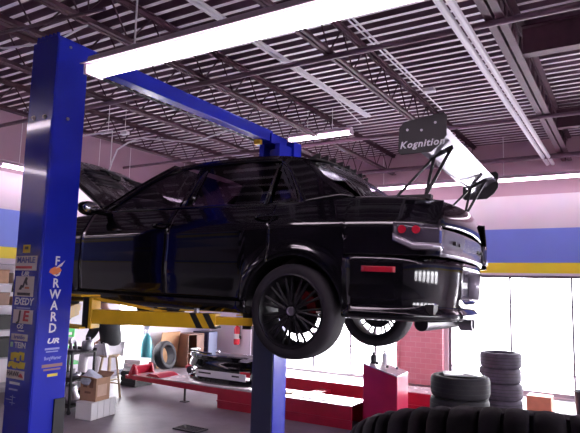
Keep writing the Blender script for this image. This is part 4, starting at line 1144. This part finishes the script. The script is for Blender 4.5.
engine_part('alternator', (-7.04,5.87,.861), 1.1, 'second grey alternator lying on top of the cart at its right end')

# green plastic chair behind the cart
gc = thing('plastic_chair', 'bright green plastic chair with slatted back behind the parts cart', 'chair', (-8.78,6.90,0), R(80))
MB().bb(-.22,.22,-.22,.22,.42,.445).build('seat', M['green'], gc, bevel=.01)
mb = MB().prism([(-.22,.44),(-.19,.44),(-.17,.98),(-.20,.98)], .19, .225, 'X').prism([(.19,.44),(.22,.44),(.20,.98),(.17,.98)], .19, .225, 'X') if False else MB()
mb.bb(-.21,-.17,.20,.225,.44,1.02).bb(.17,.21,.20,.225,.44,1.02).bb(-.17,.17,.20,.225,.95,1.04)
for k in range(4): mb.bb(-.17,.17,.205,.22,.56+.095*k,.615+.095*k)
mb.build('backrest', M['green'], gc, bevel=.006)
for x in (-.19,.19):
    for y in (-.19,.19): MB().cone((x*1.12,y*1.12,0),(x,y,.425),.018,.022,10).build('leg', M['green'], gc)

# wall shelving left of the near post
sh = thing('shelving_unit', 'metal shelving unit with small goods on the left wall behind the near blue post', 'shelf', (-8.93,5.6,0))
mb = MB()
for x in (-.2,.2):
    for y in (-1.0,1.0): MB().bb(x-.018,x+.018,y-.018,y+.018,0,2.16).build('upright', M['frame'], sh, bevel=.003)
for zz in (.15,.62,1.06,1.45,1.80,2.13): MB().bb(-.21,.21,-1.02,1.02,zz,zz+.022).build('shelf_board', M['frame'], sh, bevel=.003)
goods = [('storage_box','card',1.822,-.10,.26,.22,'brown carton on the upper shelf left of the near blue post'),('storage_box','whitepl',1.822,.22,.22,.17,'white carton on the upper shelf just left of the near blue post'),
 ('storage_box','brown',1.472,-.05,.24,.20,'dark brown carton on the third shelf left of the near post'),('storage_box','cardlite',1.472,.28,.22,.13,'low pale carton on the third shelf left of the near post'),
 ('storage_box','black',1.082,.05,.30,.22,'black storage box on the middle shelf by the near post'),('storage_box','greyblue',1.082,.42,.20,.26,'grey-blue storage box on the middle shelf by the near post'),
 ('storage_box','black',.642,.10,.34,.30,'wide black storage box on the low shelf by the near post'),('storage_box','brown',.642,.55,.28,.24,'brown storage box on the low shelf by the near post'),('storage_box','cardlite',1.822,.55,.20,.26,'tall pale carton on the upper shelf behind the near post')]
for nm, m, z, y, wy, hh, lb in goods:
    o = MB().bb(-.14,.14,-wy/2,wy/2,0,hh).build(nm, M[m], bevel=.006); o.location = (-8.90,5.6+y,z); tag(o, lb, 'box', 'goods on the wall shelving')
    MB().bb(-.145,.145,-wy/2-.004,wy/2+.004,hh-.045,hh+.004).build('lid', M[m], o, bevel=.004)

# things along the left wall
gcyl = thing('gas_cylinder', 'teal gas cylinder standing on the floor by the left wall', 'gas cylinder', (-8.85,8.90,0))
MB().lathe([(.115,0),(.125,.02),(.125,.58),(.11,.68),(.07,.77),(.04,.80),(.04,.83)],24).build('body', M['teal'], gcyl); MB().cyl((0,0,.83),(0,0,.90),.025,12).cyl((-.06,0,.88),(.06,0,.88),.012,8).build('valve', M['steel'], gcyl)
o = tyre_proto(.30,.20,.20,'tyre'); o.rotation_euler = (0,R(78),R(8)); o.location = (-8.83,9.34,.325); tag(o, 'black tyre leaning upright against the left wall beside the teal cylinder', 'tyre')
o = MB().box((0,0,.40),(.018,.58,.80),0,(0,R(10),0)).build('plywood_board', M['tan']); o.location = (-9.04,9.78,.006); tag(o, 'tan plywood board leaning against the left wall behind the leaning tyre', 'board')
cab = thing('storage_cabinet', 'brown wooden cabinet against the left wall right of the tan board', 'cabinet', (-8.95,10.36,0))
MB().bb(-.22,.22,-.28,-.26,0,.74).bb(-.22,.22,.26,.28,0,.74).bb(-.22,.22,-.26,.26,.72,.74).bb(-.22,-.20,-.26,.26,0,.72).bb(-.20,.22,-.26,.26,0,.03).bb(-.20,.22,-.26,.26,.30,.32).build('carcass', M['brown'], cab, bevel=.003)
MB().bb(.205,.22,.02,.26,.04,.71).build('door', M['brown'], cab, bevel=.003)
nv = thing('tool_chest', 'dark navy tool chest in the far left corner beside the extinguisher', 'tool chest', (-8.93,10.92,0))
MB().bb(-.24,.24,-.17,.17,.0,.76).build('cabinet', M['navy'], nv, bevel=.006)
for k in range(4): MB().bb(-.22,.22,-.185,-.17,.10+.16*k,.24+.16*k).build('drawer', M['navy'], nv, bevel=.004)
MB().bb(.24,.246,-.16,.16,.06,.75).build('side_panel', M['greyblue'], nv)
ex = thing('fire_extinguisher', 'red fire extinguisher hanging on the far wall near the corner', 'fire extinguisher', (-8.33,11.39,.45))
MB().lathe([(.06,0),(.075,.015),(.075,.36),(.06,.42),(.03,.45),(.022,.47)],22).build('cylinder', M['extred'], ex); MB().bb(-.03,.03,-.02,.02,.47,.52).bb(-.09,.02,-.012,.012,.52,.535).build('valve_handle', M['black'], ex, bevel=.003)
MB().tube([(.03,0,.49),(.10,-.02,.46),(.11,-.02,.30),(.09,-.02,.16)],.011,8).build('hose', M['black'], ex); MB().bb(-.05,.05,.076,.109,.12,.20).bb(-.078,.078,.05,.076,.14,.17).build('wall_bracket', M['black'], ex)
MB().lathe([(.0755,.14),(.0758,.26),(.0752,.26),(.0752,.14)],22,0,None,True).build('label_band', M['cream'], ex)
# white panels stacked on the rack's left end and a dark jack beside it
for k, lb in enumerate(('lowest white foam panel stacked by the left end of the red rack','middle white foam panel stacked by the left end of the red rack','top white foam panel stacked by the left end of the red rack')):
    o = MB().box((0,0,.035),(.34,.40,.065),0,(0,0,R(6+5*k))).build('styrofoam_sheet', M['foam'], bevel=.006); o.location = (-8.02,7.86,.27+.068*k); tag(o, lb, 'foam panel', 'white foam panels')
cr_ = thing('crate', 'dark crate under the white foam panels by the left end of the rack', 'crate', (-8.02,7.86,0))
mb = MB()
for zz in (0,.09,.18): mb.bb(-.19,.19,-.22,.22,zz,zz+.07)
mb.bb(-.18,.18,-.21,.21,.005,.265); mb.build('slats', M['black'], cr_, bevel=.004); MB().bb(-.10,.10,-.225,-.22,.20,.24).build('handle', M['darkmetal'], cr_)
# floor drain
dr = thing('floor_drain', 'small dark grated drain plate on the floor below the red rack', 'drain', (-5.05,5.95,0))
mb = MB().bb(-.20,.20,-.12,-.10,.001,.02).bb(-.20,.20,.10,.12,.001,.02).bb(-.20,-.18,-.1,.1,.001,.02).bb(.18,.20,-.1,.1,.001,.02)
for k in range(9): mb.bb(-.17+.04*k,-.155+.04*k,-.1,.1,.004,.016)
mb.build('grate', M['darkmetal'], dr); MB().bb(-.18,.18,-.10,.10,.0005,.003).build('sump', M['black'], dr)

# overhead odds and ends at the upper left
hb = thing('hanging_bracket', 'white hanging rod bracket below the ceiling left of the open hood', 'bracket', (-7.2,6.0,4.2))
MB().cyl((-.70,0,.06),(.25,0,.05),.014,8).build('rail', M['conduit'], hb); MB().cyl((.25,0,.06),(.25,0,-.50),.008,8).build('drop_rod', M['conduit'], hb); MB().cyl((-.60,0,.06),(-.60,0,.55),.006,6).cyl((.15,0,.055),(.15,0,.55),.006,6).build('hanger', M['conduit'], hb)
MB().box((.42,.1,.02),(.14,.07,.05)).cyl((.42,.1,.04),(.42,.1,.56),.005,6).build('junction_box', M['conduit'], hb, bevel=.004)
o = MB().tube([(-7.12,6.12,3.62),(-7.06,6.12,3.78),(-6.95,6.12,3.98),(-6.78,6.17,4.08),(-6.55,6.2,4.14),(-6.2,6.3,4.10),(-5.8,6.6,4.08),(-5.3,6.9,4.30),(-5.05,7.0,4.33)], .013, 8).build('hanging_cable', M['conduit']); tag(o, 'pale loose cable drooping from the ceiling left of the open hood', 'cable')
o = MB().tube([(-5.05,1.6,4.33),(-4.9,1.9,3.92),(-4.75,2.3,3.83),(-4.55,2.7,3.86),(-4.45,3.1,4.05),(-4.38,3.4,4.33)], .010, 8).build('hanging_cable', M['conduit']); tag(o, 'thin pale cable looping overhead at the upper left behind the near blue post', 'cable')
o = MB().tube([(-5.05,1.95,3.55),(-2.83,2.12,3.50),(-2.6,2.13,3.49)], .011, 8).cyl((-2.75,2.13,3.49),(-2.75,2.13,4.7),.005,6).cyl((-4.95,1.96,3.55),(-4.95,1.96,4.7),.005,6).build('hanging_pipe', M['pipe']); tag(o, 'dark thin pipe crossing in front of the top of the near blue post', 'pipe')

# ------------------------------------------------------------------ light from outside
w = bpy.data.worlds.new('sky'); S.world = w; w.use_nodes = True
nt = w.node_tree; bg = nt.nodes['Background']
bg.inputs['Color'].default_value = (.97,.96,1.0,1); bg.inputs['Strength'].default_value = 26.0
def portal(name, x, y, z, sx, sz, rot):
    l = bpy.data.lights.new(name, 'AREA'); l.shape = 'RECTANGLE'; l.size = sx; l.size_y = sz; l.cycles.is_portal = True
    o = bpy.data.objects.new(name, l); COL.objects.link(o); o.location = (x,y,z); o.rotation_euler = rot
for n, b in (('portal_bay', BAYL), ('portal_bay', BAYR)):
    portal(n, (b[0]+b[1])/2, YF+.16, (b[2]+b[3])/2, b[1]-b[0], b[3]-b[2], (R(-90),0,0))
portal('portal_door', XL-.16, 8.87, 1.06, .8, 2.0, (R(90),0,R(-90)))
portal('portal_side', XR+.16, RW[2][1]+.15, 1.6, 8.0, .9, (R(90),0,R(90)))

S.view_settings.view_transform = 'Standard'; S.view_settings.look = 'None'; S.view_settings.gamma = 1; S.view_settings.use_curve_mapping = False
S.view_settings.exposure = 0.15
S.cycles.max_bounces = 8; S.cycles.transparent_max_bounces = 16; S.cycles.sample_clamp_indirect = 6
S.cycles.use_denoising = True
